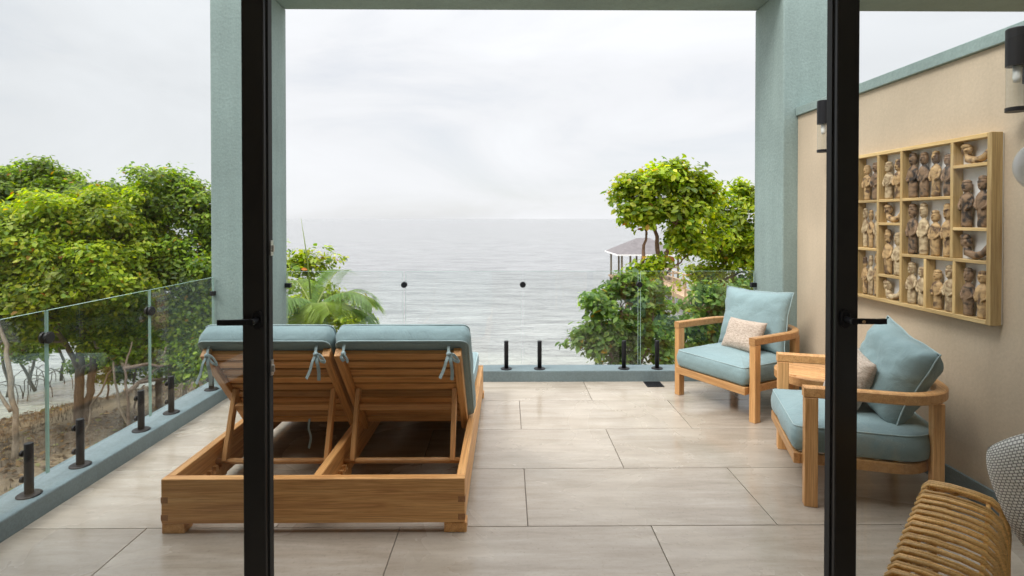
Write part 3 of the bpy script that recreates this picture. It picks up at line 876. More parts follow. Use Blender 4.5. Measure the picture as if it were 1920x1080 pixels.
# seat slats beyond the backs
for x0, x1 in ((LX0 + TH, XC - TH / 2), (XC + TH / 2, LX1 - TH)):
    for k in range(14):
        y = 3.40 + k * 0.077
        if y > LY1 - 0.08: break
        bar('seat_slat', (x0 + 0.001, y, 0.224), (x1 - 0.001, y, 0.224), 0.062, 0.018, 'teak', dl_)
BT, BB = Vector((0, 2.84, 0.79)), Vector((0, 3.37, 0.215))
bu = (BT - BB).normalized(); BL = (BT - BB).length
bn = Vector((0, bu.z, -bu.y))               # normal on the lying side
def back(x0, x1, tilt=0.0):
    A = lambda x, t, d: Vector((x, 0, 0)) + BB + bu * t + bn * d
    br = thing_part = bpy.data.objects.new('backrest', None); br.empty_display_size = 0.1
    link(br, None, dl_, Matrix.Translation(A((x0 + x1) / 2, 0, 0)))
    sw = 0.042
    for x in (x0 + sw / 2, x1 - sw / 2):
        bar('stile', A(x, -0.01, -0.02), A(x, BL, -0.02), sw, 0.052, 'teak', br, up=bn)
    n = 10; pitch = (BL - 0.03) / n
    for k in range(n):
        t = 0.022 + pitch * (k + 0.5)
        bar('slat', A(x0 + sw + 0.001, t, -0.008), A(x1 - sw - 0.001, t, -0.008), pitch - 0.019, 0.024, 'teak', br, up=bn, c=0.0025)
    # prop frame
    pr = bpy.data.objects.new('prop', None); pr.empty_display_size = 0.1
    pt, pb = A(0, BL * 0.52, -0.05), Vector((0, 2.945, 0.158))
    link(pr, None, dl_, Matrix.Translation(Vector(((x0 + x1) / 2, pb.y, pb.z))))
    for x in (x0 + sw + 0.016, x1 - sw - 0.016):
        bar('prop_leg', Vector((x, pt.y, pt.z)) + (pt - pb).normalized() * 0.035, Vector((x, pb.y, pb.z)), 0.026, 0.042, 'teak2', pr, up=bn)
    q = pb + (pt - pb) * 0.82
    bar('prop_crossbar', (x0 + sw + 0.03, q.y, q.z), (x1 - sw - 0.03, q.y, q.z), 0.026, 0.036, 'teak2', pr, up=(0, -0.3, 1))
    MB().tube([(x0 + 0.012, pb.y, pb.z), ((x0 + x1) / 2, pb.y, pb.z), (x1 - 0.012, pb.y, pb.z)], 0.0155, 12).build('prop_rod', 'teak2', pr, smooth=True)
BX = ((-1.583, -0.918), (-0.894, -0.238))
for a in BX: back(*a)
# cushions: back pad, seat pad, piping, ties
def ribbon(pts, w, name, parent, twist=0.0, n=14):
    """flat fabric strip along a smooth path"""
    P = [Vector(p) for p in pts]
    out = []
    m = len(P)
    for i in range(m - 1):
        p0, p1, p2, p3 = P[max(i - 1, 0)], P[i], P[i + 1], P[min(i + 2, m - 1)]
        for k in range(4):
            t = k / 4
            out.append(0.5 * ((2 * p1) + (p2 - p0) * t + (2 * p0 - 5 * p1 + 4 * p2 - p3) * t * t + (3 * p1 - p0 - 3 * p2 + p3) * t ** 3))
    out.append(P[-1])
    v = []; f = []
    for i, p in enumerate(out):
        tg = (out[min(i + 1, len(out) - 1)] - out[max(i - 1, 0)]).normalized()
        s = tg.cross(Vector((0.25 + twist, 1, 0.15))).normalized()
        nn = tg.cross(s)
        for a, b in ((-w / 2, -0.0012), (w / 2, -0.0012), (w / 2, 0.0012), (-w / 2, 0.0012)): v.append(p + s * a + nn * b)
    for i in range(len(out) - 1):
        for k in range(4):
            q = (k + 1) % 4; f.append((i * 4 + k, (i + 1) * 4 + k, (i + 1) * 4 + q, i * 4 + q))
    f.append((0, 1, 2, 3)); e = (len(out) - 1) * 4; f.append((e + 3, e + 2, e + 1, e))
    return mesh_obj(name, v, f, 'piping', parent, smooth=False)
def bow(parent, x, knot_z, s=1, big=1.0, short=False):
    y = BT.y - 0.055 + (BT.z - knot_z) * 0.92
    c = Vector((x, y, knot_z))
    V = lambda dx, dy, dz: c + Vector((dx * s, dy, dz)) * big
    tie = MB().ball(c, (0.014, 0.012, 0.013), 10, 6).build('tie', 'piping', parent, smooth=True)
    ribbon([V(0, 0.03, 0.055), V(-.004, 0.02, 0.03), V(0, 0, 0)], 0.016, 'tie_strap', tie)
    if short:
        ribbon([V(0, 0, 0), V(0.018, -0.012, -0.018), V(0.03, -0.01, -0.04), V(0.022, -0.005, -0.05)], 0.018, 'tie_tail', tie, 0.5)
        ribbon([V(0, 0, 0), V(-0.008, -0.014, -0.02), V(0.008, -0.014, -0.045)], 0.016, 'tie_tail', tie, -0.4)
        return
    ribbon([V(0, 0, 0), V(0.03, -0.012, -0.004), V(0.052, -0.014, -0.035), V(0.03, -0.012, -0.03), V(0, 0, 0)], 0.016, 'tie_loop', tie, 0.4)
    ribbon([V(0, 0, 0), V(-0.012, -0.012, -0.035), V(-0.026, -0.006, -0.08), V(-0.046, -0.004, -0.125)], 0.017, 'tie_tail', tie, 0.3)
    ribbon([V(0, 0, 0), V(0.012, -0.012, -0.04), V(0.018, -0.004, -0.09), V(0.016, 0.0, -0.135)], 0.017, 'tie_tail', tie, -0.3)
def lounger_cushion(x0, x1, label, seed):
    cx = (x0 + x1) / 2; w = x1 - x0
    c = thing('lounger_cushion', (cx, 3.4, 0.25), label, 'cushion', 'cushions on the double lounger')
    X = Vector((1, 0, 0))
    Tb = Matrix.Translation(Vector((cx, 0, 0)) + BB + bn * 0.007) @ Matrix((X, bu, Vector(X.cross(bu)))).transposed().to_4x4()
    zax = X.cross(bu)
    sg = 1 if zax.dot(bn) > 0 else -1
    if sg < 0:                              # keep local +Z on the lying side
        Tb = Matrix.Translation(Vector((cx, 0, 0)) + BB + bn * 0.007) @ Matrix((-X, bu, bn)).transposed().to_4x4()
    v, f, top, bot = boxed_cushion(round_rect(-w / 2, w / 2, 0.05, BL + 0.055, 0.045), 0.0, 0.115, 0.024, 0.014, seed=seed)
    mesh_obj('back_pad', v, f, 'fabric', c, Tb, True)
    MB().tube(top, 0.0045, 6, closed=True).build('piping', 'piping', c, Tb, True)
    MB().tube(bot, 0.0045, 6, closed=True).build('piping', 'piping', c, Tb, True)
    v, f, top, bot = boxed_cushion(round_rect(-w / 2 + 0.03, w / 2 - 0.035, 3.30, 4.49, 0.045), 0.262, 0.372, 0.024, 0.014, seed=seed + 5)
    Ts = Matrix.Translation((cx, 0, 0))
    mesh_obj('seat_pad', v, f, 'fabric', c, Ts, True)
    MB().tube(top, 0.0045, 6, closed=True).build('piping', 'piping', c, Ts, True)
    return c
lc1 = lounger_cushion(-1.612, -0.918, 'teal lounger cushion on the left back, beside the glass railing', 1)
lc2 = lounger_cushion(-0.898, -0.197, 'teal lounger cushion on the right back, seen clear of the door', 2)
bow(lc1, -1.545, 0.765, 1, 1.15); bow(lc1, -0.985, 0.772, 1, 1.0)
bow(lc2, -0.842, 0.775, 1, 0.8, True); bow(lc2, -0.30, 0.772, 1, 1.0)
ribbon([(-1.20, 3.31, 0.26), (-1.203, 3.30, 0.2), (-1.19, 3.30, 0.14), (-1.20, 3.29, 0.08)], 0.014, 'tie_tail', lc1)

# ================================================================== armchairs
def armchair(label, fl, fr, names):
    """fl, fr: floor points of the two front legs (outer centre), seen from the chair's own seat: fl = its right"""
    a, b = Vector((*fl, 0)), Vector((*fr, 0))
    x = (b - a).normalized(); bk = Vector((-x.y, x.x, 0))       # local X along the front, Y to the back
    if bk.x < 0: bk = -bk
    mid = (a + b) / 2; Wd = (b - a).length
    zc = x.cross(bk)
    if zc.z < 0: x = -x
    T = Matrix.Translation(mid) @ Matrix((x, bk, Vector((0, 0, 1)))).transposed().to_4x4()
    ch = bpy.data.objects.new('armchair', None); ch.empty_display_size = 0.1
    link(ch, None, None, T); tag(ch, label, 'armchair')
    hw = Wd / 2; D = 0.66; AH = 0.612; r = 0.27
    for s in (-1, 1):
        bar('leg', (s * hw, 0, 0), (s * hw, 0, AH - 0.054), 0.05, 0.062, 'teak2', ch, T, up=(0, 1, 0))
        rl = (s * (hw - 0.079), D - 0.079)
        bar('leg', (*rl, 0), (*rl, AH - 0.054), 0.055, 0.05, 'teak2', ch, T, up=(0, 1, 0))
    za = AH - 0.027
    path = [(hw, -0.035, za), (hw, 0.12, za), (hw, D - r - 0.06, za)] + [(px, py, za) for px, py in arc(hw - r, D - r, r, 0, 90, 12)]
    path += [(0, D, za)] + [(-px, py, za) for px, py in reversed(arc(hw - r, D - r, r, 0, 90, 12))] + [(-hw, D - r - 0.06, za), (-hw, 0.12, za), (-hw, -0.035, za)]
    v, f = sweep_rect(path, 0.05, 0.054)
    mesh_obj('arm_rail', v, f, 'teak2', ch, T)
    # seat frame, inside the legs
    iw = hw - 0.030; zr = 0.222
    bar('front_rail', (-iw, -0.055, zr), (iw, -0.055, zr), 0.032, 0.056, 'teak2', ch, T)
    path = [(iw - 0.016, -0.038, zr), (iw - 0.016, 0.2, zr)] + [(px, py, zr) for px, py in arc(iw - 0.016 - 0.22, D - 0.06 - 0.22, 0.22, 0, 90, 8)]
    path += [(-p[0], p[1], p[2]) for p in reversed(path)]
    v, f = sweep_rect(path, 0.030, 0.054)
    mesh_obj('seat_frame', v, f, 'teak2', ch, T)
    for k in range(6):
        y = 0.03 + k * 0.085
        hwk = iw - 0.033 - (0.1 if k == 5 else 0)
        bar('seat_slat', (-hwk, y, 0.236), (hwk, y, 0.236), 0.06, 0.016, 'teak2', ch, T)
    # seat cushion
    rr_ = 0.23
    ol = [( -iw + 0.02 + (2 * iw - 0.04) * k / 8, -0.075) for k in range(1, 8)]
    ol += arc(iw - 0.035, -0.040, 0.035, -90, 0, 3) + [(iw, 0.04 + 0.055 * k) for k in range(6)]
    ol += arc(iw - rr_, D - 0.03 - rr_, rr_, 0, 90, 9) + [(0.06, D - 0.03), (0, D - 0.03), (-0.06, D - 0.03)]
    ol += arc(-iw + rr_, D - 0.03 - rr_, rr_, 90, 180, 9) + [(-iw, 0.04 + 0.055 * k) for k in reversed(range(6))]
    ol += arc(-iw + 0.035, -0.040, 0.035, 180, 270, 3)
    v, f, top, bot = boxed_cushion(ol, 0.252, 0.396, 0.034, 0.034, seed=len(W))
    sc = mesh_obj('seat_cushion', v, f, 'fabric', None, T, True)
    tag(sc, names[0], 'cushion', 'seat cushions of the armchairs')
    MB().tube(top, 0.0035, 6, closed=True).build('piping', 'piping', sc, T, True)
    return T, ch
TA, ch1 = armchair('teak armchair in the far corner by the sea railing', (1.445, 4.53), (1.79, 3.90), ('teal seat cushion on the armchair in the far corner',))
TB, ch2 = armchair('teak armchair behind the right door, facing left', (1.765, 3.455), (1.556, 2.765), ('teal seat cushion on the armchair behind the right door',))
def lean(T, x, y, z, tilt, turn=0, roll=0):
    """pillow standing on its edge, leaning back"""
    return T @ Matrix.Translation((x, y, z)) @ Matrix.Rotation(R(turn), 4, 'Z') @ Matrix.Rotation(R(90 - tilt), 4, 'X') @ Matrix.Rotation(R(roll), 4, 'Z')
pillow('back_cushion', 'large teal back cushion on the armchair in the far corner', lean(TA, 0.0, 0.47, 0.645, 14, 0, 1), 0.62, 0.50, 0.17, 'fabric', 1, 0.016, 'piping', group='back cushions of the armchairs')
pillow('throw_pillow', 'small oatmeal throw pillow on the armchair in the far corner', lean(TA, 0.03, 0.30, 0.535, 26, -6, 2), 0.37, 0.27, 0.11, 'linen', 3, 0.008, None, 'pillow')
pillow('back_cushion', 'large teal back cushion with its corner down, behind the right door', lean(TB, 0.055, 0.455, 0.645, 20, 16, -15), 0.46, 0.47, 0.24, 'fabric', 5, 0.028, 'piping', group='back cushions of the armchairs')
pillow('throw_pillow', 'small oatmeal throw pillow half hidden by the right door frame', lean(TB, 0.0, 0.27, 0.565, 22, 4, -8), 0.38, 0.36, 0.13, 'linen', 8, 0.008, None, 'pillow')

# ================================================================== side table between the armchairs
tx, ty, tr, tz = 2.11, 3.69, 0.245, 0.43
st = thing('side_table', (tx, ty, 0), 'low round slatted teak table between the two armchairs', 'side table')
ang = R(-38)
for k in range(9):
    o_ = -tr + (k + 0.5) * (2 * tr / 9)
    hl = math.sqrt(max(0.002, (tr - 0.012) ** 2 - o_ ** 2))
    dx, dy = math.cos(ang), math.sin(ang)
    cx_, cy_ = tx - dy * o_, ty + dx * o_
    bar('slat', (cx_ - dx * hl, cy_ - dy * hl, tz - 0.011), (cx_ + dx * hl, cy_ + dy * hl, tz - 0.011), 2 * tr / 9 - 0.013, 0.02, 'teak2', st)
v, f = sweep_rect([(tx + tr * math.cos(R(a)), ty + tr * math.sin(R(a)), tz - 0.03) for a in range(0, 361, 10)], 0.022, 0.055)
mesh_obj('rim', v, f, 'teak2', st)
for a in (45, 135, 225, 315):
    px, py = tx + 0.17 * math.cos(R(a)), ty + 0.17 * math.sin(R(a))
    bar('leg', (px, py, 0), (px, py, tz - 0.024), 0.042, 0.042, 'teak2', st)

# ================================================================== wall lamps
def sconce(y, label):
    s = thing('wall_lamp', (WX, y, 1.97), label, 'wall lamp', 'cylinder lamps on the beige wall')
    x = WX - 0.072; r = 0.043
    MB().lathe([(r, 2.175), (r, 2.345), (r - 0.004, 2.349)], 24, (x, y, 0)).build('cap', 'black', s, smooth=False)
    MB().box(WX - 0.02, WX - 0.0005, y - 0.03, y + 0.03, 2.10, 2.36).build('wall_plate', 'black', s)
    MB().box(WX - 0.04, WX - 0.02, y - 0.012, y + 0.012, 2.2, 2.3).build('bracket', 'black', s)
    m = MB()
    n = 28
    for zz in (1.985, 2.174):
        for k in range(n):
            a = 2 * math.pi * k / n; m.v.append((x + (r - 0.003) * math.cos(a), y + (r - 0.003) * math.sin(a), zz))
    for k in range(n): m.f.append((k, (k + 1) % n, n + (k + 1) % n, n + k))
    m.build('glass_tube', 'glass_tube', s, smooth=True)
    MB().lathe([(r, 1.965), (r, 1.984), (r - 0.006, 1.9845)], 24, (x, y, 0)).build('base_ring', 'black', s)
    MB().lathe([(0.012, 2.10), (0.016, 2.12), (0.016, 2.1745)], 14, (x, y, 0)).build('bulb', 'opal', s, smooth=True)
    MB().box(x + r - 0.006, x + r + 0.001, y - 0.004, y + 0.004, 1.984, 2.175).build('stay', 'black', s)
sconce(4.04, 'black cylinder wall lamp between the column and the right door')
sconce(2.50, 'black cylinder wall lamp at the right edge above the carvings')

# ================================================================== shadow box of carved figures
wa = thing('carved_wall_art', (WX - 0.03, 3.25, 0.94), 'pale timber shadow box of small carved wooden figures on the beige wall', 'wall art')
AX0, AX1 = WX - 0.066, WX - 0.002           # depth of the box
AY0, AY1, AZ0, AZ1 = 2.635, 3.86, 0.945, 1.895
ft = 0.026
MB().box(AX1 - 0.006, AX1, AY0 + 0.004, AY1 - 0.004, AZ0 + 0.004, AZ1 - 0.004).build('backing_board', 'white', wa)
xm, xd = (AX0 + AX1 - 0.007) / 2, AX1 - 0.007 - AX0
def hb(y0, y1, z, t=0.017, nm='shelf'): bar(nm, (xm, y0, z), (xm, y1, z), xd, t, 'pine', wa, c=0.002)
def vb(z0, z1, y, t=0.019, nm='divider'): bar(nm, (xm, y, z0), (xm, y, z1), t, xd, 'pine', wa, up=(1, 0, 0), c=0.002)
vb(AZ0, AZ1, AY0 + ft / 2, ft, 'frame_side'); vb(AZ0, AZ1, AY1 - ft / 2, ft, 'frame_side')
hb(AY0 + ft, AY1 - ft, AZ1 - 0.011, 0.022, 'frame_rail'); hb(AY0 + ft, AY1 - ft, AZ0 + 0.011, 0.022, 'frame_rail')
ya, yb, yc_, yd = 2.874, 3.245, 3.45, 3.655
A0, A1 = AY0 + ft, AY1 - ft
Zt, Zb = AZ1 - 0.022, AZ0 + 0.022
z125, z158 = 1.252, 1.583
vb(z125 + 0.009, Zt, ya); vb(Zb, Zt, yb); vb(Zb, Zt, yc_); vb(Zb, Zt, yd)
hb(A0, yb - 0.0095, z125)
hb(A0, ya - 0.0095, 1.416); hb(A0, ya - 0.0095, 1.742)
hb(ya + 0.0095, yb - 0.0095, z158); hb(yb + 0.0095, yc_ - 0.0095, z158); hb(yc_ + 0.0095, yd - 0.0095, z158); hb(yd + 0.0095, A1, 1.44)
hb(yb + 0.0095, yc_ - 0.0095, 1.437); hb(yb + 0.0095, yc_ - 0.0095, 1.112); hb(yc_ + 0.0095, yd - 0.0095, 1.27); hb(yd + 0.0095, A1, 1.12)
vb(Zb, z125 - 0.009, 2.855); vb(Zb, z125 - 0.009, 3.055)
fig_n = [0]
def figure(y, z0, h, w, mat):
    """standing carved figure: base, robe, shoulders, neck, head with brow, nose and chin"""
    fig_n[0] += 1; q = random.random
    x = WX - 0.036
    m = MB(); dx = 0.62
    hh = h * (0.27 + 0.05 * q())
    bz = h - hh
    prof = [(0.30, 0), (0.34, 0.06), (0.30 + 0.08 * q(), 0.25), (0.30 + 0.14 * q(), 0.5), (0.36 + 0.1 * q(), 0.74), (0.42, 0.86), (0.30, 0.95), (0.17, 1.0), (0.17, 1.06)]
    n = 10; b = len(m.v)
    for r, t in prof:
        for k in range(n):
            a = 2 * math.pi * k / n
            m.v.append((x + dx * r * w * math.cos(a), y + r * w * math.sin(a), z0 + t * bz))
    for i in range(len(prof) - 1):
        for k in range(n):
            p = (k + 1) % n; m.f.append((b + i * n + k, b + i * n + p, b + (i + 1) * n + p, b + (i + 1) * n + k))
    m.f.append(tuple(b + k for k in reversed(range(n))))
    hz = z0 + bz + hh * 0.5
    m.ball((x, y, hz), (w * 0.24, w * 0.29, hh * 0.5), 10, 7)
    m.ball((x - w * 0.17, y, hz + hh * 0.14), (w * 0.09, w * 0.23, hh * 0.06), 8, 4)      # brow
    m.ball((x - w * 0.24, y, hz - hh * 0.02), (w * 0.07, w * 0.05, hh * 0.14), 6, 4)      # nose
    m.ball((x - w * 0.19, y, hz - hh * 0.26), (w * 0.07, w * 0.12, hh * 0.05), 6, 4)      # lips
    m.ball((x, y, hz + hh * 0.36), (w * 0.22, w * 0.26, hh * 0.2), 8, 5)                  # hair
    for s in (-1, 1):                                                                     # arms folded down the front
        m.tube([(x, y + s * 0.36 * w, z0 + bz * 0.86), (x - w * 0.12, y + s * 0.42 * w, z0 + bz * 0.62), (x - w * 0.25, y + s * 0.16 * w, z0 + bz * 0.5)], [w * 0.09, w * 0.085, w * 0.07], 6)
    T = Matrix.Translation((x, y, z0))
    m.v = [(a - x, b2 - y, c - z0) for a, b2, c in m.v]
    m.build('carved_figure', mat, wa, T, True)
def crouch(y0, y1, z0, h, mat):
    """bent figure: head at the far side, back curving down and up to raised feet"""
    x = WX - 0.036; L = y1 - y0; m = MB()
    hy, hz = y1 - L * 0.26, z0 + h * 0.62
    m.ball((x, hy, hz), (0.019, L * 0.17, h * 0.25), 10, 6)
    m.ball((x - 0.015, hy - L * 0.05, hz), (0.009, L * 0.06, h * 0.08), 6, 4)
    m.ball((x - 0.006, hy, hz + h * 0.16), (0.016, L * 0.15, h * 0.13), 8, 5)
    m.tube([(x, hy, hz - h * 0.12), (x, hy - L * 0.05, z0 + h * 0.22), (x, y0 + L * 0.45, z0 + h * 0.12), (x, y0 + L * 0.22, z0 + h * 0.25), (x, y0 + L * 0.08, z0 + h * 0.55)],
           [0.014, 0.020, 0.021, 0.017, 0.010], 8)
    c = Vector((x, (y0 + y1) / 2, z0))
    m.v = [tuple(Vector(p) - c) for p in m.v]
    m.build('carved_figure', mat, wa, Matrix.Translation(c), True)
def row(y0, y1, z0, z1, mats):
    n = len(mats); wd = (y1 - y0 - 0.012) / n
    for k, mt in enumerate(mats):
        h = (z1 - z0) * random.uniform(0.78, 0.97)
        figure(y0 + 0.006 + wd * (k + 0.5), z0 + 0.001, h, min(0.092, wd * 1.0) * random.uniform(0.92, 1.05), 'carve%d' % mt)
e = 0.0098; t_ = 0.009
crouch(A0, ya - e, 1.742 + t_, 0.12, 'carve1'); row(A0, ya - e, 1.416 + t_, 1.733, (2, 2)); crouch(A0, ya - e, z125 + t_, 0.145, 'carve2'); row(A0, 2.845, Zb, 1.243, (1, 2))
row(ya + e, yb - e, z158 + t_, Zt, (2, 1, 2, 2)); row(ya + e, yb - e, z125 + t_, 1.574, (1, 1, 3, 2)); row(2.865, 3.045, Zb, 1.243, (3, 1)); row(3.065, yb - e, Zb, 1.243, (3, 3))
row(yb + e, yc_ - e, z158 + t_, Zt, (1, 3)); crouch(yb + e, yc_ - e, 1.437 + t_, 0.125, 'carve1'); row(yb + e, yc_ - e, 1.112 + t_, 1.428, (3, 1)); crouch(yb + e, yc_ - e, Zb, 0.13, 'carve3')
row(yc_ + e, yd - e, z158 + t_, Zt, (2, 1)); row(yc_ + e, yd - e, 1.27 + t_, 1.574, (3, 1, 3)); row(yc_ + e, yd - e, Zb, 1.261, (1, 3, 1))
row(yd + e, A1, 1.44 + t_, Zt, (1, 2)); row(yd + e, A1, 1.12 + t_, 1.431, (3, 1)); crouch(yd + e, A1, Zb, 0.13, 'carve1')

# ================================================================== inside the room: rattan armchair, pillow, globe lamp
ra = thing('rattan_armchair', (1.5, 1.2, 0), 'honey coloured rattan armchair in the lower right corner, its wide arm in view', 'armchair')
ax_ = Vector((-0.70, -0.714, 0)).normalized(); ac = Vector((0.714, -0.70, 0)).normalized()
L0 = Vector((1.428, 1.815, 0))
def rattan_arm(L0, inward, seen=True):
    """poles along both edges and pairs of canes bent over them"""
    def pt(s, q, z): 
        p = L0 + ax_ * s + inward * q
        return Vector((p.x, p.y, z))
    top = 0.605; n = 24
    drop = lambda s: -0.05 * max(0, (0.07 - s) / 0.07) ** 2
    for s0, q0, zz, rd in ((0.0, 0.0, -0.014, 0.007), (0.0, 0.010, -0.024, 0.0065), (0.0, -0.006, -0.028, 0.0065), (0.0, 0.150, -0.012, 0.006)):
        MB().tube([pt(s, q0 + 0.012 * math.sin(s * 3.0), top + zz + drop(s)) for s in np.linspace(0, 0.92, 22)], rd, 8).build('arm_pole', 'rattan', ra, smooth=True)
    for k in range(n * 2):
        s = 0.01 + (k // 2) * 0.0425 + (k % 2) * 0.0118 + random.uniform(-.0015, .0015)
        if k < 7: s = 0.006 + k * 0.0145
        d = drop(s)
        wob = random.uniform(-0.004, 0.004); rd = 0.0056 + random.uniform(-.0006, .0006)
        path = [pt(s, 0.004, top - 0.032 + d), pt(s, -0.008, top - 0.014 + d), pt(s, 0.006, top + 0.001 + d), pt(s + wob * 0.5, 0.06, top + 0.007 + d), pt(s + wob, 0.12, top + 0.005 + d), pt(s + wob, 0.160, top - 0.002 + d), pt(s + wob, 0.183, top - 0.022 + d), pt(s + wob + .004, 0.196, top - 0.06), pt(s + wob + .012, 0.200, top - 0.13), pt(s + wob + .02, 0.19, 0.33)]
        o = MB().tube(path, rd, 7).build('cane', 'rattan', ra, smooth=True)
    # thin binding strips round the edge pole
    for k in range(44):
        s = 0.02 + k * 0.0205
        if s > 0.9: break
        c = pt(s, 0.002 + 0.012 * math.sin(s * 3.0), top - 0.021 + drop(s))
        p = []
        for j in range(9):
            a = 2 * math.pi * j / 8
            p.append(c + inward * (0.0165 * math.cos(a)) + Vector((0, 0, 0.017 * math.sin(a))) + ax_ * (0.012 * j / 8))
        MB().tube(p, 0.0022, 5).build('binding', 'rattan', ra, smooth=True)
    # zigzag stiffener under the canes
    z = [pt(0.02 + 0.03 * k, 0.02 if k % 2 else 0.075, top - 0.03 - 0.03 * (k % 2)) for k in range(29)]
    MB().tube(z, 0.006, 6).build('brace', 'rattan', ra, smooth=True)
    MB().tube([pt(s, 0.19, 0.33) for s in np.linspace(0, 0.92, 10)], 0.013, 8).build('arm_pole', 'rattan', ra, smooth=True)
    for s in (0.03, 0.9):
        for q in (0.01, 0.19):
            MB().tube([pt(s, q, 0.0), pt(s, q, 0.3), pt(s, q, top - 0.03)], 0.014, 8).build('leg', 'rattan', ra, smooth=True)
rattan_arm(L0, ac)
sa = lambda s, q, z: tuple(L0 + ax_ * s + ac * q + Vector((0, 0, z)))
for k in range(14):
    s = 0.06 + k * 0.06
    MB().tube([sa(s, 0.19, 0.34), sa(s, 0.5, 0.335), sa(s, 0.80, 0.34)], 0.010, 7).build('seat_cane', 'rattan', ra, smooth=True)
for q in (0.5, 0.8):
    MB().tube([sa(0.0, q, 0.32), sa(0.45, q, 0.32), sa(0.92, q, 0.32)], 0.013, 8).build('seat_pole', 'rattan', ra, smooth=True)
for s in (0.03, 0.9):
    MB().tube([sa(s, 0.8, 0), sa(s, 0.8, 0.33)], 0.014, 8).build('leg', 'rattan', ra, smooth=True)
pe2 = Vector((0.25, -0.35, -0.90)).normalized(); pe1 = Vector((0.6, -0.75, 0.458)); pe1 = (pe1 - pe2 * pe1.dot(pe2)).normalized()
pw, ph = 0.56, 0.44
Tp = Matrix.Translation(Vector((1.43, 1.68, 0.785)) + pe1 * pw / 2 + pe2 * ph / 2) @ Matrix((pe1, -pe2, pe1.cross(-pe2))).transposed().to_4x4()
pillow('woven_pillow', 'white and grey woven pillow on the rattan armchair', Tp, pw, ph, 0.15, 'weave', 4, 0.006, None, 'pillow', pinch=0.0, rnd=0.16)
lp = thing('globe_lamp', (1.79, 1.78, 0), 'unlit white globe lamp cut by the right edge of the picture', 'lamp')
MB().ball((1.79, 1.78, 1.645), 0.092, 28, 18).build('globe', 'opal', lp, smooth=True)
MB().lathe([(0.13, 0.0), (0.13, 0.012), (0.02, 0.02), (0.009, 0.03), (0.009, 1.54), (0.03, 1.555), (0.03, 1.575)], 20, (1.79, 1.78, 0)).build('stem', 'black', lp, smooth=False)

# ================================================================== vegetation
def px(x, y, d):
    """world point seen at photo pixel (x, y) at distance d"""
    return Vector(((x - 950) * d / 1020, d, CH - (y - 410) * d / 1020))
def wobble(p0, p1, n, amp, seed):
    out = []
    for i in range(n + 1):
        t = i / n; p = p0.lerp(p1, t)
        a = amp * math.sin(math.pi * t)
        out.append(p + Vector((noise.noise(Vector((t * 3, seed, 0))), noise.noise(Vector((t * 3, seed, 5))), 0.5 * noise.noise(Vector((t * 3, seed, 9))))) * a * 2)
    return out
PAL_BRIGHT = [((0.24, 0.33, 0.02), 5), ((0.34, 0.42, 0.028), 5), ((0.13, 0.22, 0.02), 3), ((0.46, 0.48, 0.04), 2.5), ((0.42, 0.24, 0.03), 0.15), ((0.40, 0.13, 0.02), 0.06)]
PAL_MID = [((0.18, 0.28, 0.024), 5), ((0.26, 0.36, 0.028), 4), ((0.08, 0.145, 0.02), 4), ((0.27, 0.32, 0.03), 1.5), ((0.42, 0.24, 0.03), 0.12), ((0.40, 0.13, 0.02), 0.04)]
PAL_COOL = [((0.13, 0.23, 0.045), 5), ((0.18, 0.29, 0.05), 4), ((0.09, 0.17, 0.04), 3), ((0.27, 0.36, 0.07), 2), ((0.55, 0.33, 0.04), 0.2)]
def leaf_mesh(pos, nrm, size, pal, name, parent, aspect=0.58, mat='leaf', tone=1.0):
    """pos, nrm: (n, 3); one folded leaf each"""
    n = len(pos)
    r = rng.normal(size=(n, 3))
    t = np.cross(nrm, r); t /= np.linalg.norm(t, axis=1, keepdims=True) + 1e-9
    b = np.cross(nrm, t)
    L = size * rng.uniform(0.45, 1.5, (n, 1)); Wd = L * aspect * rng.uniform(0.85, 1.1, (n, 1))
    droop = rng.uniform(-0.25, 0.1, (n, 1)) * L
    v = np.empty((n, 6, 3))
    v[:, 0] = pos
    v[:, 1] = pos + t * L * 0.38 - b * Wd * 0.5 + nrm * L * 0.07
    v[:, 2] = pos + t * L * 0.75 - b * Wd * 0.36 + nrm * (L * 0.05 + droop * 0.4)
    v[:, 3] = pos + t * L + nrm * droop
    v[:, 4] = pos + t * L * 0.75 + b * Wd * 0.36 + nrm * (L * 0.05 + droop * 0.4)
    v[:, 5] = pos + t * L * 0.38 + b * Wd * 0.5 + nrm * L * 0.07
    me = bpy.data.meshes.new(name)
    me.vertices.add(n * 6); me.vertices.foreach_set('co', v.reshape(-1).astype(np.float32))
    base = np.arange(n)[:, None] * 6
    q = np.concatenate([base + np.array([[0, 1, 2, 3]]), base + np.array([[0, 3, 4, 5]])], axis=1).reshape(-1)
    me.loops.add(n * 8); me.loops.foreach_set('vertex_index', q.astype(np.int32))
    me.polygons.add(n * 2); me.polygons.foreach_set('loop_start', (np.arange(n * 2) * 4).astype(np.int32))
    me.polygons.foreach_set('loop_total', np.full(n * 2, 4, np.int32))
    me.update(calc_edges=True)
    pr = np.array([w for _, w in pal]); pr = pr / pr.sum()
    cs = np.array([c for c, _ in pal])[rng.choice(len(pal), n, p=pr)] * rng.uniform(0.75, 1.25, (n, 1)) * tone
    ca = np.ones((n, 6, 4), np.float32); ca[:, :, :3] = cs[:, None, :]
    at = me.color_attributes.new('Col', 'FLOAT_COLOR', 'POINT'); at.data.foreach_set('color', ca.reshape(-1))
    return link(bpy.data.objects.new(name, me), mat, parent)
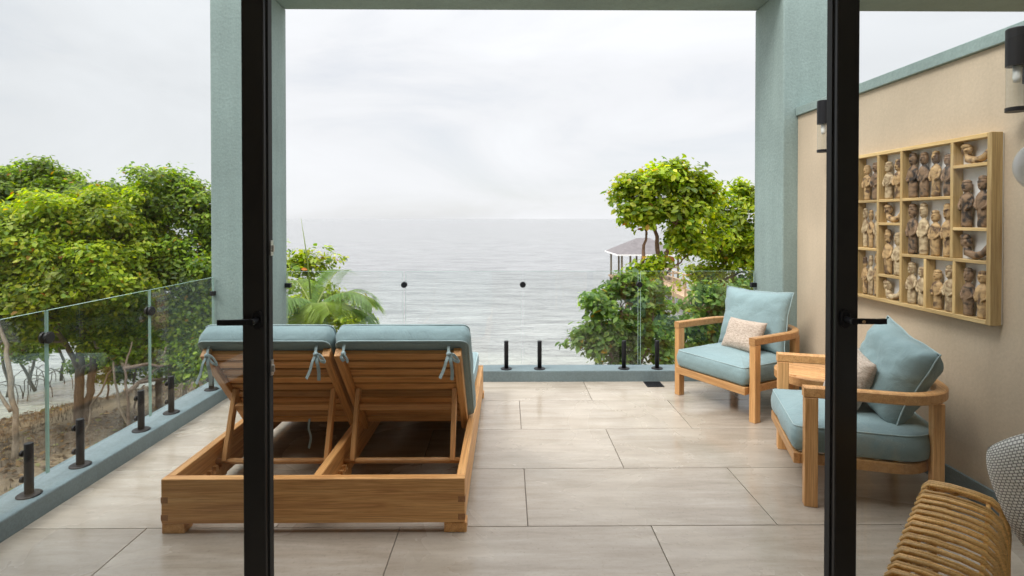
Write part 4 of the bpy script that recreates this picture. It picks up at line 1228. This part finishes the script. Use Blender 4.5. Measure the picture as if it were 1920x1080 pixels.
def crown(parent, blobs, pal, size, dens=1.0, spread=0.17, per=9, seed=0.0):
    """blobs: (centre, (rx, ry, rz)); each lobe breaks into clumps, each clump carries rosettes of leaves"""
    P = []; Nn = []; K = []; twigs = []
    for bi, (c, r) in enumerate(blobs):
        rv = np.array(r); rm = float(np.mean(rv)); cv = np.array(c)
        ns = max(7, int(10 + 6 * rm))
        for k in range(ns):
            d = rng.normal(size=3); d /= np.linalg.norm(d)
            if d[2] < -0.45 and random.random() < 0.5: d[2] = -d[2]
            q_ = random.random()
            sc = cv + d * rv * (0.40 + 0.78 * q_)
            sr = rv * random.uniform(0.24, 0.46) * (1.12 - 0.45 * q_) * np.array([1.15, 1.15, 0.8])
            tone = random.uniform(0.55, 1.2)
            twigs.append((Vector(c), Vector(sc)))
            area = 4 * math.pi * float(np.mean(sr)) ** 2
            nc = max(4, int(area * 26 * dens))
            dd = rng.normal(size=(nc, 3)); dd /= np.linalg.norm(dd, axis=1, keepdims=True)
            dd[:, 2] = np.where((dd[:, 2] < -0.25) & (rng.random(nc) < 0.6), -dd[:, 2], dd[:, 2])
            rad = rng.random(nc) ** 0.4 * (1 + 0.22 * rng.normal(size=nc).clip(-1, 1.2))
            pp = sc + dd * sr * rad[:, None]
            for j in range(nc):
                m = rng.integers(per - 3, per + 4)
                off = rng.normal(size=(m, 3)).clip(-1.6, 1.6) * spread * np.array([1, 1, 0.7])
                nn = dd[j] * 0.5 + d * 0.25 + np.array([0, 0, 0.75]) + rng.normal(size=(m, 3)) * 0.5 + off / spread * 0.35
                nn /= np.linalg.norm(nn, axis=1, keepdims=True)
                P.append(pp[j] + off); Nn.append(nn)
                K.append(np.full((m, 1), tone * random.uniform(0.85, 1.15)))
            for j in range(0, nc, 6): twigs.append((Vector(sc), Vector(pp[j])))
    P = np.concatenate(P); Nn = np.concatenate(Nn)
    o = leaf_mesh(P, Nn, size, pal, 'crown', parent, tone=np.concatenate(K))
    return o, twigs
def tree(name, label, cat, base, stems, blobs, pal, size, bark, dens=1.0, spread=0.17, group=None, seed=0.0, limb_r=0.05, limbs=True, per=9):
    t = thing(name, base, label, cat, group)
    for path, rs in stems:
        n = len(path); P = []; RR = []
        for i in range(n - 1):
            seg = wobble(Vector(path[i]), Vector(path[i + 1]), 5, 0.045 * (Vector(path[i + 1]) - Vector(path[i])).length, seed + i * 3.7 + len(W))
            P += seg[:-1]; RR += [rs[i] + (rs[i + 1] - rs[i]) * k / 5 for k in range(5)]
        P.append(Vector(path[-1])); RR.append(rs[-1])
        MB().tube(P, RR, 9).build('trunk', bark, t, smooth=True)
    co, twigs = crown(t, blobs, pal, size, dens, spread, per, seed)
    if limbs:
        anchors = [Vector(p) for path, rs in stems for p in path[1:]]
        m = MB()
        for bi, (c, r) in enumerate(blobs):
            c = Vector(c)
            a = min(anchors, key=lambda q: (q - c).length + (0.8 if q.z > c.z else 0))
            P = wobble(a, c, 7, 0.14 * (c - a).length, seed + bi * 1.9)
            m.tube(P, [limb_r * (1 - 0.55 * i / 7) for i in range(8)], 6)
        for i, (c, p) in enumerate(twigs):
            P = wobble(c, p, 4, 0.12 * (p - c).length, seed + i)
            m.tube(P, [limb_r * (0.36 - 0.07 * k) for k in range(5)], 4, cap=False)
        m.build('limbs', bark, t, smooth=True)
    return t
def B(x, y, rx, ry, d, rd=None):
    """crown lobe from photo pixels at distance d"""
    s = d / 1020
    return (px(x, y, d), (rx * s, (rd or min(rx, ry) * 1.0) * s, ry * s))
def gnd(x, y): return Vector((x, y, ground_z(x, y) - 0.05))
def gpx(xp, d): 
    X = (xp - 950) * d / 1020
    return gnd(X, d)

# left: the big shore trees behind the railing
bA = gpx(150, 14.6)
tree('shore_tree', 'broad yellow-green shore tree with a forked trunk behind the left railing', 'tree', bA,
     [([bA, px(152, 700, 14.6), px(160, 620, 14.6), px(150, 540, 14.5), px(160, 470, 14.4)], [0.12, 0.105, 0.09, 0.065, 0.035]),
      ([gpx(165, 14.7), px(172, 720, 14.7), px(182, 640, 14.9), px(230, 540, 15.0), px(270, 470, 15.2)], [0.10, 0.09, 0.08, 0.055, 0.03]),
      ([px(150, 690, 14.6), px(125, 640, 14.2), px(95, 600, 13.8), px(60, 560, 13.5)], [0.07, 0.06, 0.045, 0.02])],
     [B(150, 455, 115, 78, 14.0), B(60, 470, 90, 75, 13.6), B(200, 540, 95, 55, 14.2), B(70, 565, 95, 60, 13.2), B(230, 440, 70, 70, 14.8), B(150, 520, 110, 60, 13.6), B(130, 395, 75, 40, 14.6), B(120, 625, 70, 24, 14.8), B(215, 620, 60, 28, 15.2), B(30, 625, 60, 24, 13.8), B(185, 655, 45, 16, 14.2), B(110, 590, 90, 45, 14.6), B(190, 600, 90, 45, 15.0), B(10, 520, 90, 60, 14.0), B(240, 500, 80, 60, 14.6)],
     PAL_BRIGHT, 0.118, 'bark', 1.25, 0.15, 'shore trees left of the terrace', 1.0, 0.04)
bB = gpx(30, 11.8)
tree('shore_tree', 'shore tree with a thin pale trunk at the left edge of the picture', 'tree', bB,
     [([bB, px(33, 790, 11.9), px(22, 690, 12.2), px(8, 620, 12.6), px(-30, 520, 13)], [0.062, 0.055, 0.05, 0.04, 0.02]),
      ([px(24, 770, 11.9), px(5, 740, 12), px(-25, 690, 12.4), px(-80, 600, 13)], [0.036, 0.032, 0.028, 0.015])],
     [B(20, 385, 105, 62, 16.2), B(-110, 430, 120, 100, 15), B(-60, 560, 90, 80, 13.4), B(95, 365, 70, 45, 16.5), B(20, 610, 60, 28, 13.6), B(35, 440, 75, 60, 15.6), B(75, 340, 60, 30, 16.6), B(0, 345, 70, 34, 16.4), B(150, 375, 70, 36, 16.2), B(220, 385, 60, 40, 16.0)],
     PAL_MID, 0.118, 'bark_pale', 1.15, 0.15, 'shore trees left of the terrace', 2.0)
bC = gpx(300, 15.8)
tree('shore_tree', 'dark green shore tree nearest the left column, behind the railing', 'tree', bC,
     [([bC, px(300, 690, 15.8), px(312, 610, 15.8), px(305, 520, 15.6), px(300, 440, 15.6)], [0.10, 0.085, 0.07, 0.05, 0.025]),
      ([px(302, 700, 15.8), px(330, 640, 15.6), px(372, 570, 15.4)], [0.06, 0.045, 0.02]),
      ([gpx(245, 12.8), px(240, 735, 12.8), px(236, 690, 12.9), px(250, 640, 13.3)], [0.035, 0.03, 0.025, 0.015])],
     [B(285, 385, 80, 62, 15.6), B(355, 400, 62, 72, 16.0), B(345, 490, 75, 60, 15.0), B(280, 510, 70, 50, 15.6), B(330, 570, 85, 45, 14.8), B(250, 590, 75, 38, 15.2), B(345, 630, 70, 40, 14.6), B(440, 470, 70, 90, 16), B(270, 650, 55, 25, 14.4), B(420, 620, 60, 70, 15.5), B(320, 672, 60, 20, 14.2), B(375, 665, 50, 30, 14.0), B(230, 668, 40, 14, 13.8), B(300, 620, 80, 45, 15.2), B(360, 560, 70, 60, 15.4), B(260, 660, 60, 24, 15.6), B(340, 690, 45, 16, 14.6), B(390, 640, 50, 60, 15.0)],
     PAL_MID, 0.115, 'bark', 1.2, 0.15, 'shore trees left of the terrace', 3.0)
# slim mangroves standing in the water beyond, each with prop roots
def mangrove(label, xp, d, top, lean_, seed):
    b = px(xp, 0, d); b.z = SEA - 0.05; X = b.x
    t = thing('mangrove', b, label, 'mangrove', 'slim mangroves at the waterline')
    tp = px(xp + lean_, top, d)
    P = wobble(Vector((X, d, SEA + 0.2)), tp, 8, 0.14, seed)
    MB().tube(P, [0.055 - 0.004 * k for k in range(9)], 7).build('trunk', 'twig', t, smooth=True)
    for k in range(4):
        a = k * 1.6 + seed; rr_ = random.uniform(0.35, 0.7)
        q = Vector((X + rr_ * math.cos(a), d + rr_ * math.sin(a), SEA - 0.1))
        s = Vector((X, d, SEA + random.uniform(0.45, 0.9)))
        mid_ = s.lerp(q, 0.55) + Vector((0.12 * math.cos(a), 0.12 * math.sin(a), 0.28))
        MB().tube([s, s.lerp(mid_, 0.5) + Vector((0, 0, 0.08)), mid_, mid_.lerp(q, 0.5) + Vector((0.04, 0, 0.04)), q], 0.014, 6).build('prop_root', 'twig', t, smooth=True)
    crown(t, [(tp + Vector((0, 0, 0.2)), (0.9, 0.7, 0.7)), (P[5] + Vector((0.3, 0, 0)), (0.45, 0.4, 0.25))], PAL_MID, 0.14, 0.8, 0.17, 8, seed)
for i, a in enumerate(((18, 18.0, 600, -8), (58, 19.5, 590, 14), (92, 20.0, 600, -20), (118, 19.8, 580, 10), (205, 20.6, 600, -10), (70, 18.6, 620, -30), (285, 21.5, 610, 10), (340, 21.0, 620, -12))):
    words = ['leaning left at the far left edge of the picture', 'leaning right, second from the left edge', 'behind the first railing joint', 'just right of the first railing joint', 'right of the forked shore tree', 'thin and bent, left of the first railing joint', 'behind the second railing joint', 'between the second railing joint and the column'][i]
    mangrove('slim dark mangrove in the water, ' + words, *a, 1.3 + i)
# bare stems and roots on the bank
for i, pts in enumerate((((240, 745, 13.2), (215, 680, 13.4), (180, 640, 14.0)), ((160, 850, 13.4), (172, 760, 13.5), (205, 700, 13.8), (240, 655, 14.2)), ((330, 745, 13.5), (318, 700, 13.6), (312, 650, 13.8)), ((352, 720, 14.2), (352, 670, 14.2), (370, 640, 14.4)))):
    p = [px(*q) for q in pts]
    g = p[0].copy(); g.z = ground_z(g.x, g.y) - 0.03; p = [g] + p[1:]
    words = ['leaning left in front of the forked tree', 'curving up beside the forked tree', 'upright near the fourth railing post', 'upright beside the left column'][i]
    o = MB().tube([q for a, b in zip(p, p[1:]) for q in wobble(a, b, 5, 0.12, i * 2.2)[:-1]] + [p[-1]], [0.032] * 3 + [0.024] * (5 * (len(p) - 1) - 2), 7).build('bare_sapling', 'bark_pale', smooth=True)
    tag(o, 'bare pale sapling on the bank, ' + words, 'sapling', 'bare saplings on the bank')
for i, (xp, d, bl) in enumerate(((255, 15.2, [(255, 690, 45, 24), (225, 705, 30, 16), (285, 680, 34, 22)]), (350, 13.6, [(350, 700, 34, 22), (372, 690, 30, 26), (335, 680, 26, 16)]), (205, 17.5, [(200, 690, 40, 18), (165, 685, 30, 14)]))):
    b = gpx(xp, d)
    tree('undergrowth_shrub', 'low green undergrowth on the bank, ' + ['left of the second railing joint', 'beside the left column', 'behind the forked shore tree'][i], 'shrub', b,
         [([b, px(xp, bl[0][1] + 10, d), px(xp + 4, bl[0][1] - 10, d)], [0.03, 0.025, 0.012])], [B(*q, d) for q in bl], PAL_MID, 0.11, 'bark', 1.5, 0.12, 'undergrowth on the bank', 9.0 + i, 0.015)
# breathing roots and litter on the mud: nobody could count them
m = MB()
for k in range(4200):
    y = random.uniform(8.5, 19.0); x = -random.uniform(0.42, 1.0) * y
    if y > shore_y(x) + 0.8 or noise.noise(Vector((x * 0.5, y * 0.5, 2))) < -0.12: continue
    z = ground_z(x, y); h = random.uniform(0.05, 0.2); b = len(m.v); r = random.uniform(0.006, 0.012)
    lx, ly = random.uniform(-.03, .03), random.uniform(-.03, .03)
    m.v += [(x - r, y - r, z - .02), (x + r, y - r, z - .02), (x, y + r, z - .02), (x + lx, y + ly, z + h)]
    m.f += [(b, b + 1, b + 3), (b + 1, b + 2, b + 3), (b + 2, b, b + 3)]
tag(m.build('breathing_roots', 'twig'), 'short mangrove breathing roots sticking out of the mud', 'roots', kind='stuff')
n = 5200
lpos = []
while len(lpos) < n:
    y = random.uniform(8, 20); x = -random.uniform(0.40, 1.05) * y
    if y < shore_y(x) and noise.noise(Vector((x * 0.45, y * 0.45, 7))) > -0.05 - random.random() * 0.3: lpos.append((x, y, ground_z(x, y) + 0.015))
nn = np.tile(np.array([0, 0, 1.0]), (n, 1)) + rng.normal(size=(n, 3)) * 0.35
nn /= np.linalg.norm(nn, axis=1, keepdims=True)
lo = leaf_mesh(np.array(lpos), nn, 0.12, [((0.16, 0.10, 0.05), 5), ((0.09, 0.06, 0.035), 5), ((0.28, 0.17, 0.06), 1.2), ((0.2, 0.2, 0.08), 1)], 'leaf_litter', None)
tag(lo, 'brown fallen leaves strewn over the mud bank', 'litter', kind='stuff')

# right: tree by the water, its neighbour, bushes
bF = gpx(1244, 13.0)
tree('waterside_tree', 'bright green waterside tree with slender forked trunks in front of the pavilion', 'tree', bF,
     [([bF, px(1243, 690, 13.0), px(1240, 600, 13.0), px(1238, 520, 13.0), px(1232, 455, 13.0), px(1225, 400, 13)], [0.11, 0.10, 0.085, 0.07, 0.05, 0.03]),
      ([px(1240, 505, 13.0), px(1252, 470, 12.9), px(1268, 420, 12.8), px(1285, 380, 12.8)], [0.05, 0.045, 0.035, 0.02]),
      ([gpx(1165, 12.6), px(1180, 560, 12.7), px(1205, 490, 12.8), px(1212, 440, 12.9)], [0.075, 0.065, 0.05, 0.025]),
      ([px(1246, 475, 13.0), px(1280, 452, 13.1), px(1320, 455, 13.3)], [0.035, 0.028, 0.015])],
     [B(1235, 362, 78, 44, 13.0), B(1187, 372, 38, 40, 13.0), B(1290, 372, 50, 46, 13.1), B(1250, 405, 75, 34, 12.8), B(1198, 412, 34, 26, 12.9), B(1310, 420, 42, 36, 13.2), B(1300, 470, 38, 26, 13.2), B(1278, 448, 34, 22, 12.8), B(1225, 500, 26, 16, 12.7), B(1200, 520, 30, 18, 12.5), B(1265, 325, 30, 18, 13)],
     PAL_BRIGHT, 0.13, 'bark_red', 1.4, 0.13, 'trees right of the terrace', 4.0, 0.03)
bG = gpx(1300, 15.5)
tree('waterside_tree', 'green waterside tree with a leaning trunk beside the right column', 'tree', bG,
     [([bG, px(1303, 600, 15.5), px(1325, 540, 15.4), px(1362, 490, 15.2), px(1400, 450, 15)], [0.10, 0.085, 0.07, 0.05, 0.03]),
      ([px(1325, 540, 15.4), px(1370, 520, 15.2), px(1420, 500, 15)], [0.045, 0.035, 0.02])],
     [B(1395, 395, 42, 38, 15.0), B(1388, 352, 9, 14, 15), B(1380, 445, 48, 36, 15.0), B(1340, 490, 40, 28, 15.2), B(1405, 500, 45, 35, 15), B(1450, 420, 45, 60, 15.2), B(1385, 540, 40, 28, 15.4), B(1350, 450, 45, 34, 14.6), B(1310, 520, 34, 22, 14.8), B(1350, 400, 30, 30, 15)],
     PAL_BRIGHT, 0.128, 'bark', 1.1, 0.14, 'trees right of the terrace', 5.0, 0.03)
bH = gpx(1185, 9.4)
tree('shrub', 'loose leafy shrub growing up behind the sea railing, centre right', 'shrub', bH,
     [([bH, px(1182, 760, 9.4), px(1175, 660, 9.4), px(1165, 600, 9.4)], [0.07, 0.06, 0.04, 0.02]),
      ([px(1182, 740, 9.4), px(1150, 680, 9.3), px(1125, 600, 9.2)], [0.04, 0.03, 0.015]),
      ([px(1182, 720, 9.4), px(1215, 650, 9.5), px(1225, 590, 9.6)], [0.04, 0.03, 0.015])],
     [B(1128, 580, 40, 34, 9.3), B(1165, 560, 38, 30, 9.5), B(1105, 640, 34, 22, 9.2), B(1150, 628, 44, 34, 9.4), B(1195, 610, 38, 40, 9.5), B(1215, 660, 42, 40, 9.6), B(1160, 670, 48, 24, 9.4), B(1130, 650, 30, 20, 9.2), B(1175, 535, 34, 16, 9.6), B(1225, 560, 34, 26, 9.8), B(1245, 620, 30, 40, 10)],
     PAL_COOL, 0.105, 'bark', 2.2, 0.09, 'shrubs beyond the sea railing', 6.0, 0.018)
bI = gpx(1330, 11.2)
tree('shrub', 'yellow-flecked shrub behind the armchair in the far corner', 'shrub', bI,
     [([bI, px(1330, 700, 11.2), px(1325, 620, 11.2), px(1330, 560, 11.2)], [0.06, 0.05, 0.035, 0.02])],
     [B(1330, 560, 40, 34, 11.2), B(1300, 620, 40, 36, 11.0), B(1350, 620, 50, 40, 11.4), B(1280, 670, 40, 30, 10.8), B(1400, 590, 45, 50, 11.6), B(1320, 670, 50, 30, 11)],
     PAL_COOL, 0.115, 'bark', 1.8, 0.11, 'shrubs beyond the sea railing', 7.0, 0.018)
bJ = gpx(575, 10.4)
tree('shrub', 'yellow-green shrub behind the palm, beside the left column', 'shrub', bJ,
     [([bJ, px(575, 700, 10.4), px(570, 600, 10.4), px(580, 510, 10.4)], [0.06, 0.05, 0.035, 0.015])],
     [B(588, 493, 38, 18, 10.4), B(555, 505, 34, 24, 10.4), B(560, 560, 40, 36, 10.4), B(620, 570, 40, 26, 10.4), B(600, 610, 55, 24, 10.3), B(650, 600, 34, 14, 10.3)],
     PAL_BRIGHT, 0.10, 'bark_red', 1.0, 0.11, 'shrubs beyond the sea railing', 8.0, 0.015)
# young palm
PD = 8.0
pc = px(588, 585, PD)
pm = thing('palm', (pc.x, pc.y, ground_z(pc.x, pc.y)), 'young feather palm with arching fronds behind the left lounger', 'palm')
MB().tube([Vector((pc.x - .1, pc.y, ground_z(pc.x, pc.y) - 0.1)), Vector((pc.x - .05, pc.y, -1.5)), pc + Vector((0, 0, -0.15))], [0.10, 0.08, 0.06], 10).build('trunk', 'bark_pale', pm, smooth=True)
def frond(p0, dirv, length, rise, droop, ll=0.46, wid=0.015):
    """arching midrib with two rows of drooping leaflets"""
    d = Vector(dirv).normalized(); side = d.cross(Vector((0, 0, 1))).normalized()
    n = 56; rib = []
    for i in range(n + 1):
        t = i / n
        rib.append(p0 + d * (length * (t - 0.18 * t * t)) + Vector((0, 0, rise * t * 1.6 - droop * t ** 2.2)))
    m = MB().tube(rib, [0.012 * (1 - 0.85 * i / n) + 0.001 for i in range(n + 1)], 6)
    nv0 = len(m.v)
    for i in range(4, n + 1):
        t = i / n
        tg = (rib[min(i + 1, n)] - rib[i - 1]).normalized()
        for s in (-1, 1):
            for h in (0, 0.5):
                L = ll * (0.55 + 0.6 * math.sin(math.pi * min(1, t * 0.95 + 0.05))) * random.uniform(0.85, 1.1)
                if t > 0.9: L *= 0.75
                p = rib[i] - tg * (h * length / n)
                o1 = (side * s * 0.80 + tg * 0.62 + Vector((0, 0, 0.10))).normalized()
                g = Vector((0, 0, -1))
                a = p + o1 * L * 0.5 + g * L * 0.07; e_ = p + o1 * L * 0.9 + g * L * random.uniform(0.25, 0.5)
                wv = o1.cross(Vector((0, 0, 1))).normalized() * wid * 0.5
                b = len(m.v)
                m.v += [tuple(p - wv * .4), tuple(p + wv * .4), tuple(a + wv), tuple(a - wv), tuple(e_)]
                m.f += [(b, b + 1, b + 2, b + 3), (b + 3, b + 2, b + 4)]
    o = m.build('frond', 'palm', pm)
    ca = np.ones((len(m.v), 4), np.float32)
    base = np.array(random.choice([(0.19, 0.28, 0.05), (0.25, 0.33, 0.065), (0.14, 0.23, 0.045)]))
    ca[:, :3] = base
    k = len(m.v) - nv0
    ca[nv0:, :3] = base * np.repeat(rng.uniform(0.75, 1.25, (k // 5, 1)), 5, axis=0)
    ca[:nv0, :3] = (0.30, 0.34, 0.10)
    o.data.color_attributes.new('Col', 'FLOAT_COLOR', 'POINT').data.foreach_set('color', ca.reshape(-1))
for a in ((( 0.95, -0.25, 0), 1.15, 0.62, 0.85), ((0.8, 0.5, 0), 1.15, 0.48, 0.75), ((0.55, -0.8, 0), 0.95, 0.40, 0.55), ((-0.3, -0.9, 0), 1.0, 0.5, 0.6), ((-0.9, -0.2, 0), 1.2, 0.55, 0.75), ((-0.6, 0.7, 0), 1.2, 0.6, 0.6), ((0.15, 0.95, 0), 1.1, 0.65, 0.5), ((0.95, 0.1, 0), 1.05, 0.2, 0.45), ((-0.75, -0.6, 0), 1.0, 0.25, 0.5), ((0.2, -0.95, 0), 0.9, 0.15, 0.4)):
    frond(pc, a[0], a[1], a[2], a[3])
sp0, sp1 = px(583, 560, PD), px(565, 408, PD)
o = MB().tube([sp0, sp0.lerp(sp1, 0.5) + Vector((0.02, 0, 0)), sp1], [0.014, 0.010, 0.002], 6).build('spear_leaf', 'palm', pm, smooth=True)
ca = np.ones((len(o.data.vertices), 4), np.float32); ca[:, :3] = (0.26, 0.32, 0.10)
o.data.color_attributes.new('Col', 'FLOAT_COLOR', 'POINT').data.foreach_set('color', ca.reshape(-1))

# ================================================================== pavilion on the water and its jetty
GD = 42.0; gs = GD / 1020
gx0, gx1 = (1166 - 950) * gs, (1272 - 950) * gs
gcx = (gx0 + gx1) / 2; gw = (gx1 - gx0) / 2
gy0, gy1 = GD, GD + 2 * gw
gcy = GD + gw
dz = -3.30; ez = -1.28; az_ = -0.10
gz = thing('pavilion', (gcx, gcy, SEA), 'open pavilion with a grey hipped roof standing over the sea', 'pavilion')
ov = 0.42
rv = [(gx0 - ov, gy0 - ov, ez), (gx1 + ov, gy0 - ov, ez), (gx1 + ov, gy1 + ov, ez), (gx0 - ov, gy1 + ov, ez), (gcx - 0.5, gcy, az_), (gcx + 0.5, gcy, az_)]
rf = mesh_obj('roof', rv + [(a, b, c - 0.09) for a, b, c in rv[:4]], [(0, 1, 5, 4), (1, 2, 5), (2, 3, 4, 5), (3, 0, 4), (9, 8, 7, 6)], 'shingle', gz)
MB().box(gx0 - ov - 0.02, gx1 + ov + 0.02, gy0 - ov - 0.04, gy0 - ov - 0.01, ez - 0.10, ez + 0.005).box(gx0 - ov - 0.04, gx0 - ov - 0.01, gy0 - ov, gy1 + ov, ez - 0.10, ez + 0.005).box(gx1 + ov + 0.01, gx1 + ov + 0.04, gy0 - ov, gy1 + ov, ez - 0.10, ez + 0.005).build('fascia', 'white', rf)
MB().box(gx0 - 0.2, gx1 + 0.2, gy0 - 0.2, gy1 + 0.2, dz - 0.14, dz).build('deck', 'deck', gz)
bar('rim_joist', (gx0 - 0.2, gy0 - 0.225, dz - 0.16), (gx1 + 0.2, gy0 - 0.225, dz - 0.16), 0.045, 0.34, 'deck', gz)
for ix, xx in enumerate((gx0, gx0 + 0.66, gcx, gx1 - 0.66, gx1)):
    for yy in (gy0, gy1):
        bar('post', (xx, yy, dz), (xx, yy, ez - 0.05), 0.13, 0.13, 'post', gz)
        bar('pile', (xx, yy, SEA - 0.5), (xx, yy, dz - 0.145), 0.2, 0.2, 'post', gz)
for yy in (gy0 + 0.03,):
    for zz in (0.55, 1.0):
        bar('handrail', (gcx + 0.4, yy - 0.12, dz + zz), (gx1, yy - 0.12, dz + zz), 0.05, 0.12, 'deck', gz)
for xx in (gx0 + 0.8, gcx, gx1 - 1.0): bar('bench', (xx - 0.5, gy0 + 1.2, dz + 0.42), (xx + 0.5, gy0 + 1.2, dz + 0.42), 0.5, 0.08, 'deck', gz)
jt = thing('jetty', (12.2, 33, SEA), 'orange timber jetty with railings leading from the shore to the pavilion', 'jetty')
J0, J1 = Vector((gx1 - 1.9, gy0 - 0.25, dz - 0.02)), Vector((12.1, 25.2, -3.45))
jd = (J1 - J0).normalized(); js = Vector((jd.y, -jd.x, 0)).normalized()
nb = 44
for k in range(nb):
    p = J0 + (J1 - J0) * ((k + 0.5) / nb)
    bar('plank', p - js * 0.75, p + js * 0.75, (J1 - J0).length / nb - 0.03, 0.05, 'deck', jt)
for s in (-1, 1):
    a, b = J0 + js * s * 0.72, J1 + js * s * 0.72
    bar('stringer', a + Vector((0, 0, -0.14)), b + Vector((0, 0, -0.14)), 0.06, 0.22, 'deck', jt)
    bar('handrail', a + Vector((0, 0, 0.98)), b + Vector((0, 0, 0.98)), 0.12, 0.05, 'deck', jt)
    bar('handrail', a + Vector((0, 0, 0.5)), b + Vector((0, 0, 0.5)), 0.04, 0.10, 'deck', jt)
    for k in range(9):
        p = a.lerp(b, k / 8)
        bar('post', (p.x, p.y, SEA - 0.6), (p.x, p.y, p.z + 0.95), 0.11, 0.11, 'deck', jt)
